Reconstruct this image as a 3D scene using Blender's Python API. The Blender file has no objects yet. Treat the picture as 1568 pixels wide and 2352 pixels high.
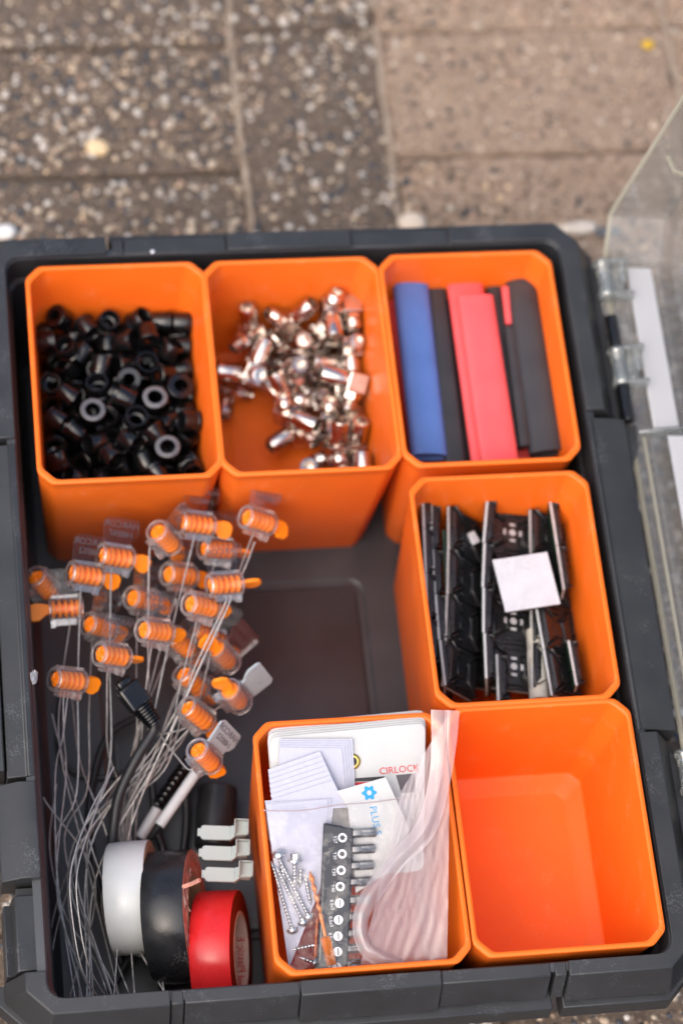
import bpy, bmesh, math, random
from math import sin, cos, pi, radians
from mathutils import Vector, Matrix, Euler

# ---------------------------------------------------------------- units
# all lengths below are written in decimetres (u); S turns them into metres
S = 0.1
sc = bpy.context.scene
col = sc.collection
random.seed(11)

# ---------------------------------------------------------------- camera
CAM_LOC = Vector((-1.98233, -5.22693, 13.75322))
CAM_ROT = Euler((0.433902, -0.115657, -0.105158), 'XYZ')
LENS = 89.88
cam_data = bpy.data.cameras.new('camera')
cam = bpy.data.objects.new('camera', cam_data)
col.objects.link(cam)
cam.location = CAM_LOC * S
cam.rotation_euler = CAM_ROT
cam_data.sensor_fit = 'VERTICAL'
cam_data.sensor_width = 24
cam_data.sensor_height = 36
cam_data.lens = LENS
cam_data.clip_start = 0.05
cam_data.clip_end = 200
cam_data.dof.use_dof = True
cam_data.dof.aperture_fstop = 4.0
sc.camera = cam
CM = CAM_ROT.to_matrix()
FOC = LENS / 36 * 2352
cam_data.dof.focus_distance = (CM.transposed() @ (Vector((-0.1, -1.75, 1.15)) - CAM_LOC)).z * -S


def ray(px, py):
    return CM @ Vector(((px - 784) / FOC, -(py - 1176) / FOC, -1.0))


def at(px, py, z):
    """point at height z that lies under the given spot of the photograph (1568 wide)"""
    d = ray(px, py)
    return CAM_LOC + d * ((z - CAM_LOC.z) / d.z)


# ---------------------------------------------------------------- light
SUN_DIR = Vector((-0.42, -0.38, 0.82)).normalized()      # towards the bright part of the overcast
world = bpy.data.worlds.new('World')
sc.world = world
world.use_nodes = True
wn = world.node_tree.nodes
wl = world.node_tree.links
wn.clear()
sky = wn.new('ShaderNodeTexSky')
sky.sky_type = 'NISHITA'
sky.sun_disc = False
sky.sun_elevation = math.asin(SUN_DIR.z)
sky.sun_rotation = math.atan2(SUN_DIR.x, SUN_DIR.y)
sky.air_density = 1.0
sky.dust_density = 4.0
sky.ozone_density = 1.0
bg = wn.new('ShaderNodeBackground')
bg.inputs['Strength'].default_value = 0.15
wo = wn.new('ShaderNodeOutputWorld')
wl.new(sky.outputs[0], bg.inputs[0])
wl.new(bg.outputs[0], wo.inputs[0])
sd = bpy.data.lights.new('sun', 'SUN')
sd.energy = 1.3
sd.angle = radians(80)
sd.color = (1.0, 0.93, 0.84)
sun = bpy.data.objects.new('sun', sd)
col.objects.link(sun)
sun.rotation_euler = SUN_DIR.to_track_quat('Z', 'Y').to_euler()
sun.location = SUN_DIR * 2
sc.view_settings.view_transform = 'Standard'
sc.view_settings.look = 'None'
sc.view_settings.exposure = 0.70
sc.view_settings.gamma = 1.0
sc.view_settings.use_curve_mapping = False
sc.cycles.transparent_max_bounces = 18
sc.cycles.max_bounces = 8
sc.cycles.diffuse_bounces = 4
sc.cycles.caustics_reflective = False
sc.cycles.caustics_refractive = False


# ---------------------------------------------------------------- materials
def nodes(m):
    m.use_nodes = True
    nt = m.node_tree
    nt.nodes.clear()
    out = nt.nodes.new('ShaderNodeOutputMaterial')
    return nt, out


def tex(nt, kind, scale, detail=3, rough=.5):
    tc = nt.nodes.new('ShaderNodeTexCoord')
    t = nt.nodes.new('ShaderNodeTexNoise' if kind == 'noise' else 'ShaderNodeTexVoronoi')
    t.inputs['Scale'].default_value = scale
    if kind == 'noise':
        t.inputs['Detail'].default_value = detail
        t.inputs['Roughness'].default_value = rough
    nt.links.new(tc.outputs['Object'], t.inputs['Vector'])
    return t


def ramp(nt, src, stops):
    r = nt.nodes.new('ShaderNodeValToRGB')
    el = r.color_ramp.elements
    while len(el) < len(stops):
        el.new(0.5)
    for e, (p, c) in zip(el, stops):
        e.position = p
        e.color = (*c, 1) if len(c) == 3 else c
    nt.links.new(src, r.inputs[0])
    return r


def plastic(name, color, rough=.4, var=.12, nscale=60, bump=.0, bscale=400, spec=.5, metal=0.0,
            rvar=.12, sss=0.0, scratch=0.0, scratch_col=(.5, .5, .5), coat=0.0):
    """principled with slight colour, gloss and relief variation; optional pale scuffs"""
    m = bpy.data.materials.new(name)
    nt, out = nodes(m)
    b = nt.nodes.new('ShaderNodeBsdfPrincipled')
    n = tex(nt, 'noise', nscale, 4, .6)
    lo = tuple(c * (1 - var) for c in color)
    hi = tuple(min(1, c * (1 + var)) for c in color)
    r = ramp(nt, n.outputs['Fac'], [(.3, lo), (.7, hi)])
    csock = r.outputs['Color']
    if scratch > 0:
        s = tex(nt, 'noise', 900, 2, .7)
        s2 = tex(nt, 'noise', 45, 3, .6)
        mul = nt.nodes.new('ShaderNodeMath')
        mul.operation = 'MULTIPLY'
        nt.links.new(s.outputs['Fac'], mul.inputs[0])
        nt.links.new(s2.outputs['Fac'], mul.inputs[1])
        sr = ramp(nt, mul.outputs[0], [(.345, (0, 0, 0)), (.40, (scratch,) * 3)])
        mx = nt.nodes.new('ShaderNodeMixRGB')
        nt.links.new(sr.outputs['Color'], mx.inputs[0])
        nt.links.new(csock, mx.inputs[1])
        mx.inputs[2].default_value = (*scratch_col, 1)
        csock = mx.outputs[0]
    nt.links.new(csock, b.inputs['Base Color'])
    rr = ramp(nt, n.outputs['Fac'], [(.3, (max(.02, rough - rvar),) * 3), (.7, (min(1, rough + rvar),) * 3)])
    nt.links.new(rr.outputs['Color'], b.inputs['Roughness'])
    b.inputs['Metallic'].default_value = metal
    b.inputs['Specular IOR Level'].default_value = spec
    if coat:
        b.inputs['Coat Weight'].default_value = coat
        b.inputs['Coat Roughness'].default_value = .15
    if sss:
        b.inputs['Subsurface Weight'].default_value = sss
        b.inputs['Subsurface Radius'].default_value = (.006, .002, .0005)
        b.inputs['Subsurface Scale'].default_value = 1.0
    if bump:
        bn = tex(nt, 'noise', bscale, 3, .6)
        bp = nt.nodes.new('ShaderNodeBump')
        bp.inputs['Strength'].default_value = bump
        bp.inputs['Distance'].default_value = .0005
        nt.links.new(bn.outputs['Fac'], bp.inputs['Height'])
        nt.links.new(bp.outputs[0], b.inputs['Normal'])
    nt.links.new(b.outputs[0], out.inputs[0])
    return m


def clear(name, tint=(1, 1, 1), haze=.06, hazecol=(.9, .9, .92), rough=.06, boost=1.2, base=.03, bump=0.0, bscale=60, ior=1.5, edge=0.0):
    """thin clear plastic: transparent, mirrored by Fresnel, a little milky"""
    m = bpy.data.materials.new(name)
    nt, out = nodes(m)
    tr = nt.nodes.new('ShaderNodeBsdfTransparent')
    tr.inputs[0].default_value = (*tint, 1)
    gl = nt.nodes.new('ShaderNodeBsdfGlossy')
    gl.inputs['Roughness'].default_value = rough
    d1 = nt.nodes.new('ShaderNodeBsdfDiffuse')
    d1.inputs[0].default_value = (*hazecol, 1)
    d2 = nt.nodes.new('ShaderNodeBsdfTranslucent')
    d2.inputs[0].default_value = (*hazecol, 1)
    df = nt.nodes.new('ShaderNodeMixShader')
    df.inputs[0].default_value = .45
    nt.links.new(d1.outputs[0], df.inputs[1])
    nt.links.new(d2.outputs[0], df.inputs[2])
    fr = nt.nodes.new('ShaderNodeFresnel')
    fr.inputs['IOR'].default_value = ior
    ma = nt.nodes.new('ShaderNodeMath')
    ma.operation = 'MULTIPLY_ADD'
    ma.use_clamp = True
    ma.inputs[1].default_value = boost
    ma.inputs[2].default_value = base
    nt.links.new(fr.outputs[0], ma.inputs[0])
    m1 = nt.nodes.new('ShaderNodeMixShader')
    m1.inputs[0].default_value = haze
    if edge:
        lw = nt.nodes.new('ShaderNodeLayerWeight')
        lw.inputs[0].default_value = .5
        pw = nt.nodes.new('ShaderNodeMath')
        pw.operation = 'POWER'
        pw.inputs[1].default_value = 2.2
        nt.links.new(lw.outputs['Facing'], pw.inputs[0])
        ea = nt.nodes.new('ShaderNodeMath')
        ea.operation = 'MULTIPLY_ADD'
        ea.use_clamp = True
        ea.inputs[1].default_value = edge
        ea.inputs[2].default_value = haze
        nt.links.new(pw.outputs[0], ea.inputs[0])
        nt.links.new(ea.outputs[0], m1.inputs[0])
    nt.links.new(tr.outputs[0], m1.inputs[1])
    nt.links.new(df.outputs[0], m1.inputs[2])
    m2 = nt.nodes.new('ShaderNodeMixShader')
    nt.links.new(ma.outputs[0], m2.inputs[0])
    nt.links.new(m1.outputs[0], m2.inputs[1])
    nt.links.new(gl.outputs[0], m2.inputs[2])
    if bump:
        bn = tex(nt, 'noise', bscale, 3, .55)
        bp = nt.nodes.new('ShaderNodeBump')
        bp.inputs['Strength'].default_value = bump
        bp.inputs['Distance'].default_value = .004
        nt.links.new(bn.outputs['Fac'], bp.inputs['Height'])
        nt.links.new(bp.outputs[0], gl.inputs['Normal'])
        nt.links.new(bp.outputs[0], fr.inputs['Normal'])
    nt.links.new(m2.outputs[0], out.inputs[0])
    return m


M = {}
M['orange'] = plastic('orange_plastic', (.88, .158, .013), .43, .05, 25, .06, 900, .3, sss=.0, rvar=.08, scratch=.28, scratch_col=(.90, .40, .22))
M['black'] = plastic('black_toolbox_plastic', (.026, .027, .029), .44, .2, 30, .12, 1500, .5, rvar=.08, scratch=.22, scratch_col=(.22, .23, .24))
M['tub'] = plastic('dark_tub_plastic', (.030, .033, .038), .38, .2, 20, .1, 1500, .6, rvar=.08, scratch=.10, scratch_col=(.12, .12, .12))
M['gloss_black'] = plastic('glossy_black_plastic', (.005, .0052, .0058), .16, .3, 80, 0, 400, .6, rvar=.1)
M['ring_sheen'] = plastic('painted_ring_sheen', (.13, .14, .15), .30, .2, 300)  # sky reflection on the sleeve rings, painted in as grey
M['nickel'] = plastic('nickel_plate', (.64, .58, .53), .20, .2, 60, .05, 600, .5, metal=1.0, rvar=.07)
M['steel'] = plastic('galvanised_steel', (.58, .58, .58), .28, .15, 120, .05, 900, .5, metal=1.0, rvar=.1)
M['wire'] = plastic('steel_wire', (.47, .45, .43), .38, .25, 300, .3, 3000, .5, metal=.6, rvar=.1)
M['bit'] = plastic('tool_steel', (.33, .32, .30), .36, .2, 100, .05, 900, .5, metal=1.0, rvar=.08)
M['brass'] = plastic('brass', (.62, .45, .14), .28, .15, 100, 0, 400, .5, metal=1.0)
M['copper'] = plastic('orange_shank_paint', (.62, .17, .03), .35, .15, 100, 0, 400, .5, metal=.3)
M['blue_tube'] = plastic('blue_heat_shrink', (.085, .175, .46), .42, .08, 50, .1, 900)
M['red_tube'] = plastic('red_heat_shrink', (.86, .105, .11), .42, .06, 50, .08, 900)
M['black_tube'] = plastic('black_heat_shrink', (.03, .03, .033), .48, .15, 50, .1, 900)
M['pad'] = plastic('black_nylon', (.016, .016, .018), .32, .25, 80, .05, 900, .5)
M['foam'] = plastic('white_foam', (.5, .5, .51), .8, .08, 200, .2, 1500)
M['liner'] = plastic('white_release_paper', (.56, .56, .59), .6, .08, 120, .1, 900, scratch=.5, scratch_col=(.35, .35, .36))
M['paper'] = plastic('white_paper', (.49, .49, .57), .75, .04, 300, .1, 1500, .3)
M['beige'] = plastic('beige_paper', (.52, .50, .43), .7, .1, 80, .1, 900)
M['tag'] = plastic('white_tag_plastic', (.54, .54, .525), .38, .04, 60, .05, 900)
M['ink_red'] = plastic('red_ink', (.62, .02, .03), .5, .05)
M['ink_dark'] = plastic('dark_ink', (.03, .028, .03), .45, .1)
M['ink_grey'] = plastic('dark_grey_print', (.09, .08, .09), .45, .1)
M['ink_blue'] = plastic('blue_print', (.01, .30, .60), .5, .05)
M['ink_white'] = plastic('white_print', (.78, .78, .78), .5, .04)
M['white_tape'] = plastic('white_vinyl', (.62, .645, .645), .36, .06, 40, .06, 500, .5, scratch=.35, scratch_col=(.36, .35, .33))
M['black_tape'] = plastic('black_vinyl', (.016, .017, .019), .30, .3, 60, .12, 500, .5, scratch=.35, scratch_col=(.3, .3, .3))
M['red_tape'] = plastic('red_vinyl', (.70, .022, .025), .34, .08, 40, .06, 500, .5, scratch=.30, scratch_col=(.35, .05, .04))
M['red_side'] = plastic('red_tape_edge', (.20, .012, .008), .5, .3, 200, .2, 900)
M['card'] = plastic('cardboard', (.42, .27, .17), .8, .2, 120, .3, 900, .3)
M['pinkcard'] = plastic('torn_pink_paper', (.58, .27, .21), .7, .35, 90, .4, 500, .3)
M['core'] = plastic('stained_core_paper', (.70, .60, .55), .7, .15, 60, .2, 600, .3, scratch=.6, scratch_col=(.28, .16, .09))
M['seal_orange'] = plastic('orange_seal_plastic', (1.0, .255, .010), .32, .05, 60, 0, 400, .5)
M['clip'] = plastic('pale_grey_plastic', (.34, .375, .36), .42, .05, 60, .05, 900)
M['rubber'] = plastic('black_cable_rubber', (.014, .015, .017), .38, .2, 60, .08, 900)
M['white_pipe'] = plastic('white_sleeve', (.52, .53, .55), .45, .06, 80, .08, 900)
M['board'] = plastic('green_circuit_board', (.012, .035, .018), .35, .2, 80)
M['clear_case'] = clear('clear_seal_case', (1, .995, .99), .02, (1, .94, .94), .05, .45, .03, edge=.75)
M['clear_block'] = clear('milky_seal_block', (1, .99, .99), .14, (1, .95, .95), .06, .8, .10, edge=.5)
M['clear_flag'] = clear('clear_flag', (.96, .95, .95), .006, (.75, .70, .70), .05, .35, .005, edge=.22)
M['grey_flag'] = plastic('sky_grey_flag', (.36, .40, .42), .35, .06, 80)  # clear flags mirroring the sky, painted as opaque grey
M['lid_clear'] = clear('clear_lid_plastic', (.995, .995, .985), .10, (.96, .92, .84), .05, .45, .06)
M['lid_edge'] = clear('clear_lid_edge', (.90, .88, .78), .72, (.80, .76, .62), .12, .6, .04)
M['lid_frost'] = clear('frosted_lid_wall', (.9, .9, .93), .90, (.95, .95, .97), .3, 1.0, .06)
M['lid_knuckle'] = clear('clear_hinge_knuckle', (.95, .97, .96), .16, (.90, .95, .92), .06, .9, .14, edge=.35)
M['film'] = clear('bag_film', (.99, .98, .98), .03, (.88, .85, .9), .10, 1.0, .006, bump=.75, bscale=48)
M['film_milky'] = clear('milky_bag_film', (1, .98, .98), .32, (1, .88, .88), .14, .8, .03, bump=.3, bscale=14)
M['film_pink'] = clear('folded_bag_film', (1, .97, .97), .34, (1, .89, .89), .2, .5, .04, bump=.25, bscale=40)
M['zip'] = clear('bag_zip_rib', (.95, .88, .88), .40, (.93, .80, .80), .2, .8, .05)


# ---------------------------------------------------------------- mesh helpers
class MB:
    def __init__(self):
        self.v = []
        self.f = []

    def add(self, vs, fs):
        o = len(self.v)
        self.v += [Vector(p) for p in vs]
        self.f += [tuple(i + o for i in f) for f in fs]
        return self

    def box(self, c, s, R=None):
        cx, cy, cz = c
        hx, hy, hz = s[0] / 2, s[1] / 2, s[2] / 2
        vs = [Vector((a * hx, b * hy, d * hz)) for a in (-1, 1) for b in (-1, 1) for d in (-1, 1)]
        if R is not None:
            vs = [R @ p for p in vs]
        vs = [p + Vector(c) for p in vs]
        return self.add(vs, [(0, 1, 3, 2), (4, 6, 7, 5), (0, 4, 5, 1), (2, 3, 7, 6), (0, 2, 6, 4), (1, 5, 7, 3)])

    def loft(self, loops, closed=True, cap0=False, cap1=False):
        n = len(loops[0])
        vs = [p for l in loops for p in l]
        fs = []
        for k in range(len(loops) - 1):
            for i in range(n if closed else n - 1):
                j = (i + 1) % n
                fs.append((k * n + i, k * n + j, (k + 1) * n + j, (k + 1) * n + i))
        if cap0:
            fs.append(tuple(reversed(range(n))))
        if cap1:
            fs.append(tuple((len(loops) - 1) * n + i for i in range(n)))
        return self.add(vs, fs)

    def prism(self, poly, z0, z1, T=None):
        l0 = [Vector((x, y, z0)) for x, y in poly]
        l1 = [Vector((x, y, z1)) for x, y in poly]
        if T is not None:
            l0 = [T @ p for p in l0]
            l1 = [T @ p for p in l1]
        return self.loft([l0, l1], True, True, True)

    def lathe(self, prof, n=20, axis='Z', T=None, cap0=False, cap1=False):
        """prof: (radius, height) list"""
        loops = []
        for r, h in prof:
            l = []
            for i in range(n):
                a = 2 * pi * i / n
                p = (r * cos(a), r * sin(a), h)
                if axis == 'X':
                    p = (h, r * cos(a), r * sin(a))
                p = Vector(p)
                l.append(T @ p if T is not None else p)
            loops.append(l)
        return self.loft(loops, True, cap0, cap1)

    def tube(self, path, r, n=8, caps=True):
        path = [Vector(p) for p in path]
        rs = r if isinstance(r, (list, tuple)) else [r] * len(path)
        loops = []
        t = (path[1] - path[0]).normalized()
        u = t.orthogonal().normalized()
        for i, p in enumerate(path):
            if i == 0:
                t2 = path[1] - path[0]
            elif i == len(path) - 1:
                t2 = path[-1] - path[-2]
            else:
                t2 = path[i + 1] - path[i - 1]
            t2.normalize()
            q = t.rotation_difference(t2)
            u = (q @ u)
            u = (u - t2 * u.dot(t2)).normalized()
            w = t2.cross(u)
            loops.append([p + (u * cos(2 * pi * k / n) + w * sin(2 * pi * k / n)) * rs[i] for k in range(n)])
            t = t2
        return self.loft(loops, True, caps, caps)

    def mesh(self, name, mat, smooth=None):
        me = bpy.data.meshes.new(name)
        me.from_pydata([p * S for p in self.v], [], self.f)
        me.update()
        bm = bmesh.new()
        bm.from_mesh(me)
        bmesh.ops.recalc_face_normals(bm, faces=bm.faces)
        bm.to_mesh(me)
        bm.free()
        if mat is not None:
            me.materials.append(mat if not isinstance(mat, str) else M[mat])
        if smooth is not None:
            me.polygons.foreach_set('use_smooth', [True] * len(me.polygons))
            me.set_sharp_from_angle(angle=radians(smooth))
        return me

    def build(self, name, mat, parent=None, smooth=35, bev=0, segs=2, loc=None, rot=None):
        o = link(name, self.mesh(name, mat, smooth), parent, loc, rot)
        if bev:
            bevel(o, bev, segs)
        return o


def bevel(o, w, segs=2):
    b = o.modifiers.new('bevel', 'BEVEL')
    b.width = w * S
    b.segments = segs
    b.limit_method = 'ANGLE'
    b.angle_limit = radians(40)
    b.harden_normals = False


def link(name, data, parent=None, loc=None, rot=None):
    o = bpy.data.objects.new(name, data)
    col.objects.link(o)
    if parent is not None:
        o.parent = parent
    if loc is not None:
        o.location = Vector(loc) * S
    if rot is not None:
        if isinstance(rot, Matrix):
            rot = rot.to_euler()
        o.rotation_euler = rot
    return o


def tag(o, label=None, cat=None, group=None, kind=None):
    if label:
        o['label'] = label
    if cat:
        o['category'] = cat
    if group:
        o['group'] = group
    if kind:
        o['kind'] = kind
    return o


def empty(name, loc=(0, 0, 0), rot=None):
    o = link(name, None, None, loc, rot)
    o.empty_display_size = .01
    return o


def rr(x0, x1, y0, y1, r, z, n=4):
    """rounded rectangle loop, counter clockwise"""
    pts = []
    for cx, cy, a0 in ((x1 - r, y1 - r, 0), (x0 + r, y1 - r, 90), (x0 + r, y0 + r, 180), (x1 - r, y0 + r, 270)):
        for k in range(n + 1):
            a = radians(a0 + 90 * k / n)
            pts.append(Vector((cx + r * cos(a), cy + r * sin(a), z)))
    return pts


def spline(pts, n=8):
    """catmull rom through pts"""
    P = [Vector(p) for p in pts]
    P = [P[0] * 2 - P[1]] + P + [P[-1] * 2 - P[-2]]
    out = []
    for i in range(1, len(P) - 2):
        a, b, c, d = P[i - 1:i + 3]
        for k in range(n):
            t = k / n
            out.append(.5 * ((2 * b) + (c - a) * t + (2 * a - 5 * b + 4 * c - d) * t * t + (3 * b - a - 3 * c + d) * t ** 3))
    out.append(P[-2])
    return out


_text_cache = {}


def text_mesh(s, size, mat, mirror=False, depth=.0012, align='CENTER', squeeze=1.0):
    """lettering as a thin mesh in the local XY plane (size in u)"""
    key = (s, size, str(mat), mirror, align, squeeze)
    if key in _text_cache:
        return _text_cache[key]
    cu = bpy.data.curves.new('lettering', 'FONT')
    cu.body = s
    cu.size = size * S
    cu.extrude = depth * S
    cu.align_x = align
    cu.align_y = 'CENTER'
    cu.resolution_u = 2
    o = bpy.data.objects.new('lettering', cu)
    me = bpy.data.meshes.new_from_object(o)
    bpy.data.objects.remove(o)
    me.transform(Matrix.Diagonal((-squeeze if mirror else squeeze, 1, 1, 1)))
    if mirror:
        me.flip_normals()
    me.materials.clear()
    me.materials.append(M[mat])
    _text_cache[key] = me
    return me


# ---------------------------------------------------------------- ground
def paver_material(name, dark, light, pale, amount):
    m = bpy.data.materials.new(name)
    nt, out = nodes(m)
    b = nt.nodes.new('ShaderNodeBsdfPrincipled')
    v = tex(nt, 'vor', 330)
    n = tex(nt, 'noise', 28, 5, .65)
    n2 = tex(nt, 'noise', 420, 3, .7)
    r1 = ramp(nt, n.outputs['Fac'], [(.30, dark), (.70, light)])
    r2 = ramp(nt, v.outputs['Color'], [(.0, dark), (.35, light), (.75, pale), (1.0, (.06, .06, .07))])
    mx = nt.nodes.new('ShaderNodeMixRGB')
    mx.inputs[0].default_value = amount
    nt.links.new(r1.outputs[0], mx.inputs[1])
    nt.links.new(r2.outputs[0], mx.inputs[2])
    mx2 = nt.nodes.new('ShaderNodeMixRGB')
    mx2.blend_type = 'MULTIPLY'
    mx2.inputs[0].default_value = .6
    r3 = ramp(nt, n2.outputs['Fac'], [(.3, (.45, .42, .40)), (.6, (1, 1, 1))])
    nt.links.new(mx.outputs[0], mx2.inputs[1])
    nt.links.new(r3.outputs[0], mx2.inputs[2])
    nt.links.new(mx2.outputs[0], b.inputs['Base Color'])
    b.inputs['Roughness'].default_value = .85
    bp = nt.nodes.new('ShaderNodeBump')
    bp.inputs['Strength'].default_value = .6
    bp.inputs['Distance'].default_value = .002
    nt.links.new(n2.outputs['Fac'], bp.inputs['Height'])
    nt.links.new(bp.outputs[0], b.inputs['Normal'])
    nt.links.new(b.outputs[0], out.inputs[0])
    return m


M['paver_rough'] = paver_material('exposed_aggregate', (.058, .040, .028), (.130, .091, .064), (.22, .165, .12), .55)
M['paver_pink'] = paver_material('worn_pink_concrete', (.17, .114, .076), (.37, .258, .178), (.48, .36, .265), .45)
M['sand'] = paver_material('joint_sand', (.05, .036, .026), (.10, .075, .055), (.2, .15, .11), .3)

pm = bpy.data.materials.new('pebble_stone')
nt_, out_ = nodes(pm)
b_ = nt_.nodes.new('ShaderNodeBsdfPrincipled')
a_ = nt_.nodes.new('ShaderNodeAttribute')
a_.attribute_name = 'stone'
nt_.links.new(a_.outputs['Color'], b_.inputs['Base Color'])
b_.inputs['Roughness'].default_value = .6
nt_.links.new(b_.outputs[0], out_.inputs[0])
M['pebble'] = pm
M['mortar'] = paver_material('pale_joint_mortar', (.24, .175, .125), (.38, .29, .215), (.50, .42, .33), .5)

ground = MB().add([(-60, -60, -.035), (60, -60, -.035), (60, 60, -.035), (-60, 60, -.035)], [(0, 1, 2, 3)]).build('ground', 'sand', None, None)
tag(ground, 'sandy ground below the concrete pavers', None, None, 'structure')
pavement = empty('pavement')
tag(pavement, 'weathered exposed aggregate pavers laid around the toolbox', None, None, 'structure')
G = .010            # joint half width


def paver(x0, x1, y0, y1, mat, dz=0.0):
    m = MB()
    x0 += G + random.uniform(0, .012)
    x1 -= G + random.uniform(0, .012)
    y0 += G * .6
    y1 -= G * .6
    # wavy worn outline
    pts = []
    N = 14
    for (ax, ay), (bx, by) in (((x0, y0), (x1, y0)), ((x1, y0), (x1, y1)), ((x1, y1), (x0, y1)), ((x0, y1), (x0, y0))):
        for k in range(N):
            t = k / N
            w = random.uniform(-.012, .012)
            px, py = ax + (bx - ax) * t, ay + (by - ay) * t
            if abs(bx - ax) > abs(by - ay):
                py += w
            else:
                px += w
            pts.append((px, py))
    cx, cy = (x0 + x1) / 2, (y0 + y1) / 2
    l0 = [Vector((x, y, -.11)) for x, y in pts]
    l1 = [Vector((x, y, -.035 + dz)) for x, y in pts]
    l2 = [Vector((cx + (x - cx) * (1 - .016 / (x1 - x0) * 2), cy + (y - cy) * (1 - .016 / (y1 - y0) * 2), -.004 + dz)) for x, y in pts]
    l3 = [Vector((cx + (x - cx) * .9, cy + (y - cy) * .9, dz)) for x, y in pts]
    m.loft([l0, l1, l2, l3], True, False, True)
    return m.build('paver', mat, pavement, 50)


pavers = []
for cx0, cx1, kind in ((-4.95, -3.99, 'm'), (-3.98, -2.04, 'l'), (-2.03, -.08, 'l'), (-.08, .87, 'm'), (.87, 2.83, 'r'), (2.83, 4.8, 'r'), (4.8, 5.75, 'm')):
    h, y = (1.945, 2.51) if kind == 'm' else ((.965, 3.37) if kind == 'l' else (.965, 3.455))
    k0 = int((-5.5 - y) / h) - 1
    while y + (k0 + 1) * h < 6.5:
        ya, yb = y + k0 * h, y + (k0 + 1) * h
        mat = 'paver_pink' if kind == 'r' and yb > 2.6 else 'paver_rough'
        pavers.append((cx0, cx1, ya, yb, mat))
        paver(cx0, cx1, ya, yb, mat, random.uniform(-.006, .006))
        k0 += 1

# exposed stones, sunk into the pavers
ico_v = []
_bm = bmesh.new()
bmesh.ops.create_icosphere(_bm, subdivisions=1, radius=1)
ICO_V = [v.co.copy() for v in _bm.verts]
ICO_F = [tuple(v.index for v in f.verts) for f in _bm.faces]
bmesh.ops.subdivide_edges(_bm, edges=_bm.edges, cuts=1)
for v in _bm.verts:
    v.co.normalize()
ICO2_V = [v.co.copy() for v in _bm.verts]
ICO2_F = [tuple(v.index for v in f.verts) for f in _bm.faces]
_bm.free()
STONES = [((.34, .255, .18), 6), ((.46, .39, .31), 2.5), ((.25, .172, .118), 7), ((.042, .045, .052), 5), ((.165, .115, .080), 6), ((.10, .072, .052), 3),
          ((.62, .45, .28), 1), ((.38, .24, .17), 2)]
SW = [w for _, w in STONES]


def stones(pts, name, label):
    m = MB()
    cols = []
    for x, y, r, c in pts:
        R = Euler((random.uniform(-.4, .4), random.uniform(-.4, .4), random.uniform(0, 6.3))).to_matrix()
        sx, sy, sz = r * random.uniform(.8, 1.35), r * random.uniform(.7, 1.05), r * random.uniform(.45, .7)
        vs = [R @ Vector((v.x * sx, v.y * sy, v.z * sz)) * random.uniform(.88, 1.1) + Vector((x, y, -r * .12)) for v in ICO_V]
        m.add(vs, ICO_F)
        cols += [c] * (len(ICO_F) * 3)
    me = m.mesh(name, 'pebble', None)
    me.polygons.foreach_set('use_smooth', [True] * len(me.polygons))
    at_ = me.color_attributes.new('stone', 'FLOAT_COLOR', 'CORNER')
    flat = []
    for c in cols:
        flat += [c[0], c[1], c[2], 1]
    at_.data.foreach_set('color', flat)
    o = link(name, me, pavement)
    o['kind'] = 'stuff'
    o['label'] = label
    return o


rough_pts, pink_pts = [], []
rnd = random.Random(4)


def under_box(x, y):
    return -1.6 < x < 1.45 and -2.0 < y < 2.0


for (x0, x1, y0, y1, mat) in pavers:
    if x1 < -2.6 or x0 > 4.2 or y1 < -3.2 or y0 > 5.6:
        continue
    area = (x1 - x0) * (y1 - y0)
    dens = 680 if mat == 'paver_rough' else 420
    for k in range(int(area * dens)):
        x, y = rnd.uniform(x0 + .03, x1 - .03), rnd.uniform(y0 + .03, y1 - .03)
        if x < -2.7 or x > 3.6 or y < -3 or y > 5.3 or under_box(x, y):
            continue
        c = rnd.choices(STONES, SW)[0][0]
        if mat == 'paver_pink' and x < 1.7 and rnd.random() < (1.7 - x) * 1.1:
            r = rnd.choice((.010, .014, .018, .022, .027)) * rnd.uniform(.8, 1.25)
            pl = pink_pts
        elif mat == 'paver_pink':
            r = rnd.choice((.008, .012, .016, .02, .025)) * rnd.uniform(.8, 1.3)
            if rnd.random() < .62:
                c = rnd.choice(((.42, .30, .21), (.36, .25, .17), (.50, .39, .29), (.26, .175, .12), (.20, .14, .10)))
            pl = pink_pts
        else:
            r = rnd.choice((.009, .012, .015, .018, .022)) * rnd.uniform(.8, 1.25)
            if rnd.random() < .19:
                r = rnd.uniform(.021, .034)
                c = rnd.choice(((.52, .42, .31), (.56, .51, .45), (.44, .33, .23), (.045, .05, .06), (.04, .045, .055), (.50, .44, .38)))
            pl = rough_pts
        v = rnd.uniform(.8, 1.15)
        pl.append((x, y, r, tuple(min(.85, q * v) for q in c)))
stones(rough_pts, 'aggregate_stones', 'dense mixed pebbles exposed in the brown pavers')
stones(pink_pts, 'aggregate_stones', 'sparse small pebbles showing in the pink pavers')


# pale crumbling mortar in the long joints
for jx, ya, yb in ((-.08, -3.2, 6.0), (.87, 2.3, 4.46), (.87, 4.6, 6.0), (2.83, 2.0, 6.0)):
    m = MB()
    loops_ = []
    n_ = int((yb - ya) / .05)
    x_ = jx
    for k in range(n_ + 1):
        y_ = ya + (yb - ya) * k / n_
        x_ += rnd.uniform(-.010, .010) + (jx - x_) * .25
        w_ = rnd.uniform(.010, .026)
        h_ = rnd.uniform(-.006, .010)
        loops_.append([Vector((x_ - w_ - .012, y_, -.03)), Vector((x_ - w_ * .5, y_, h_)), Vector((x_ + w_ * .5, y_, h_)), Vector((x_ + w_ + .012, y_, -.03))])
    m.loft(loops_, False)
    o = m.build('mortar_joint', 'mortar', pavement, 60)


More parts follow.
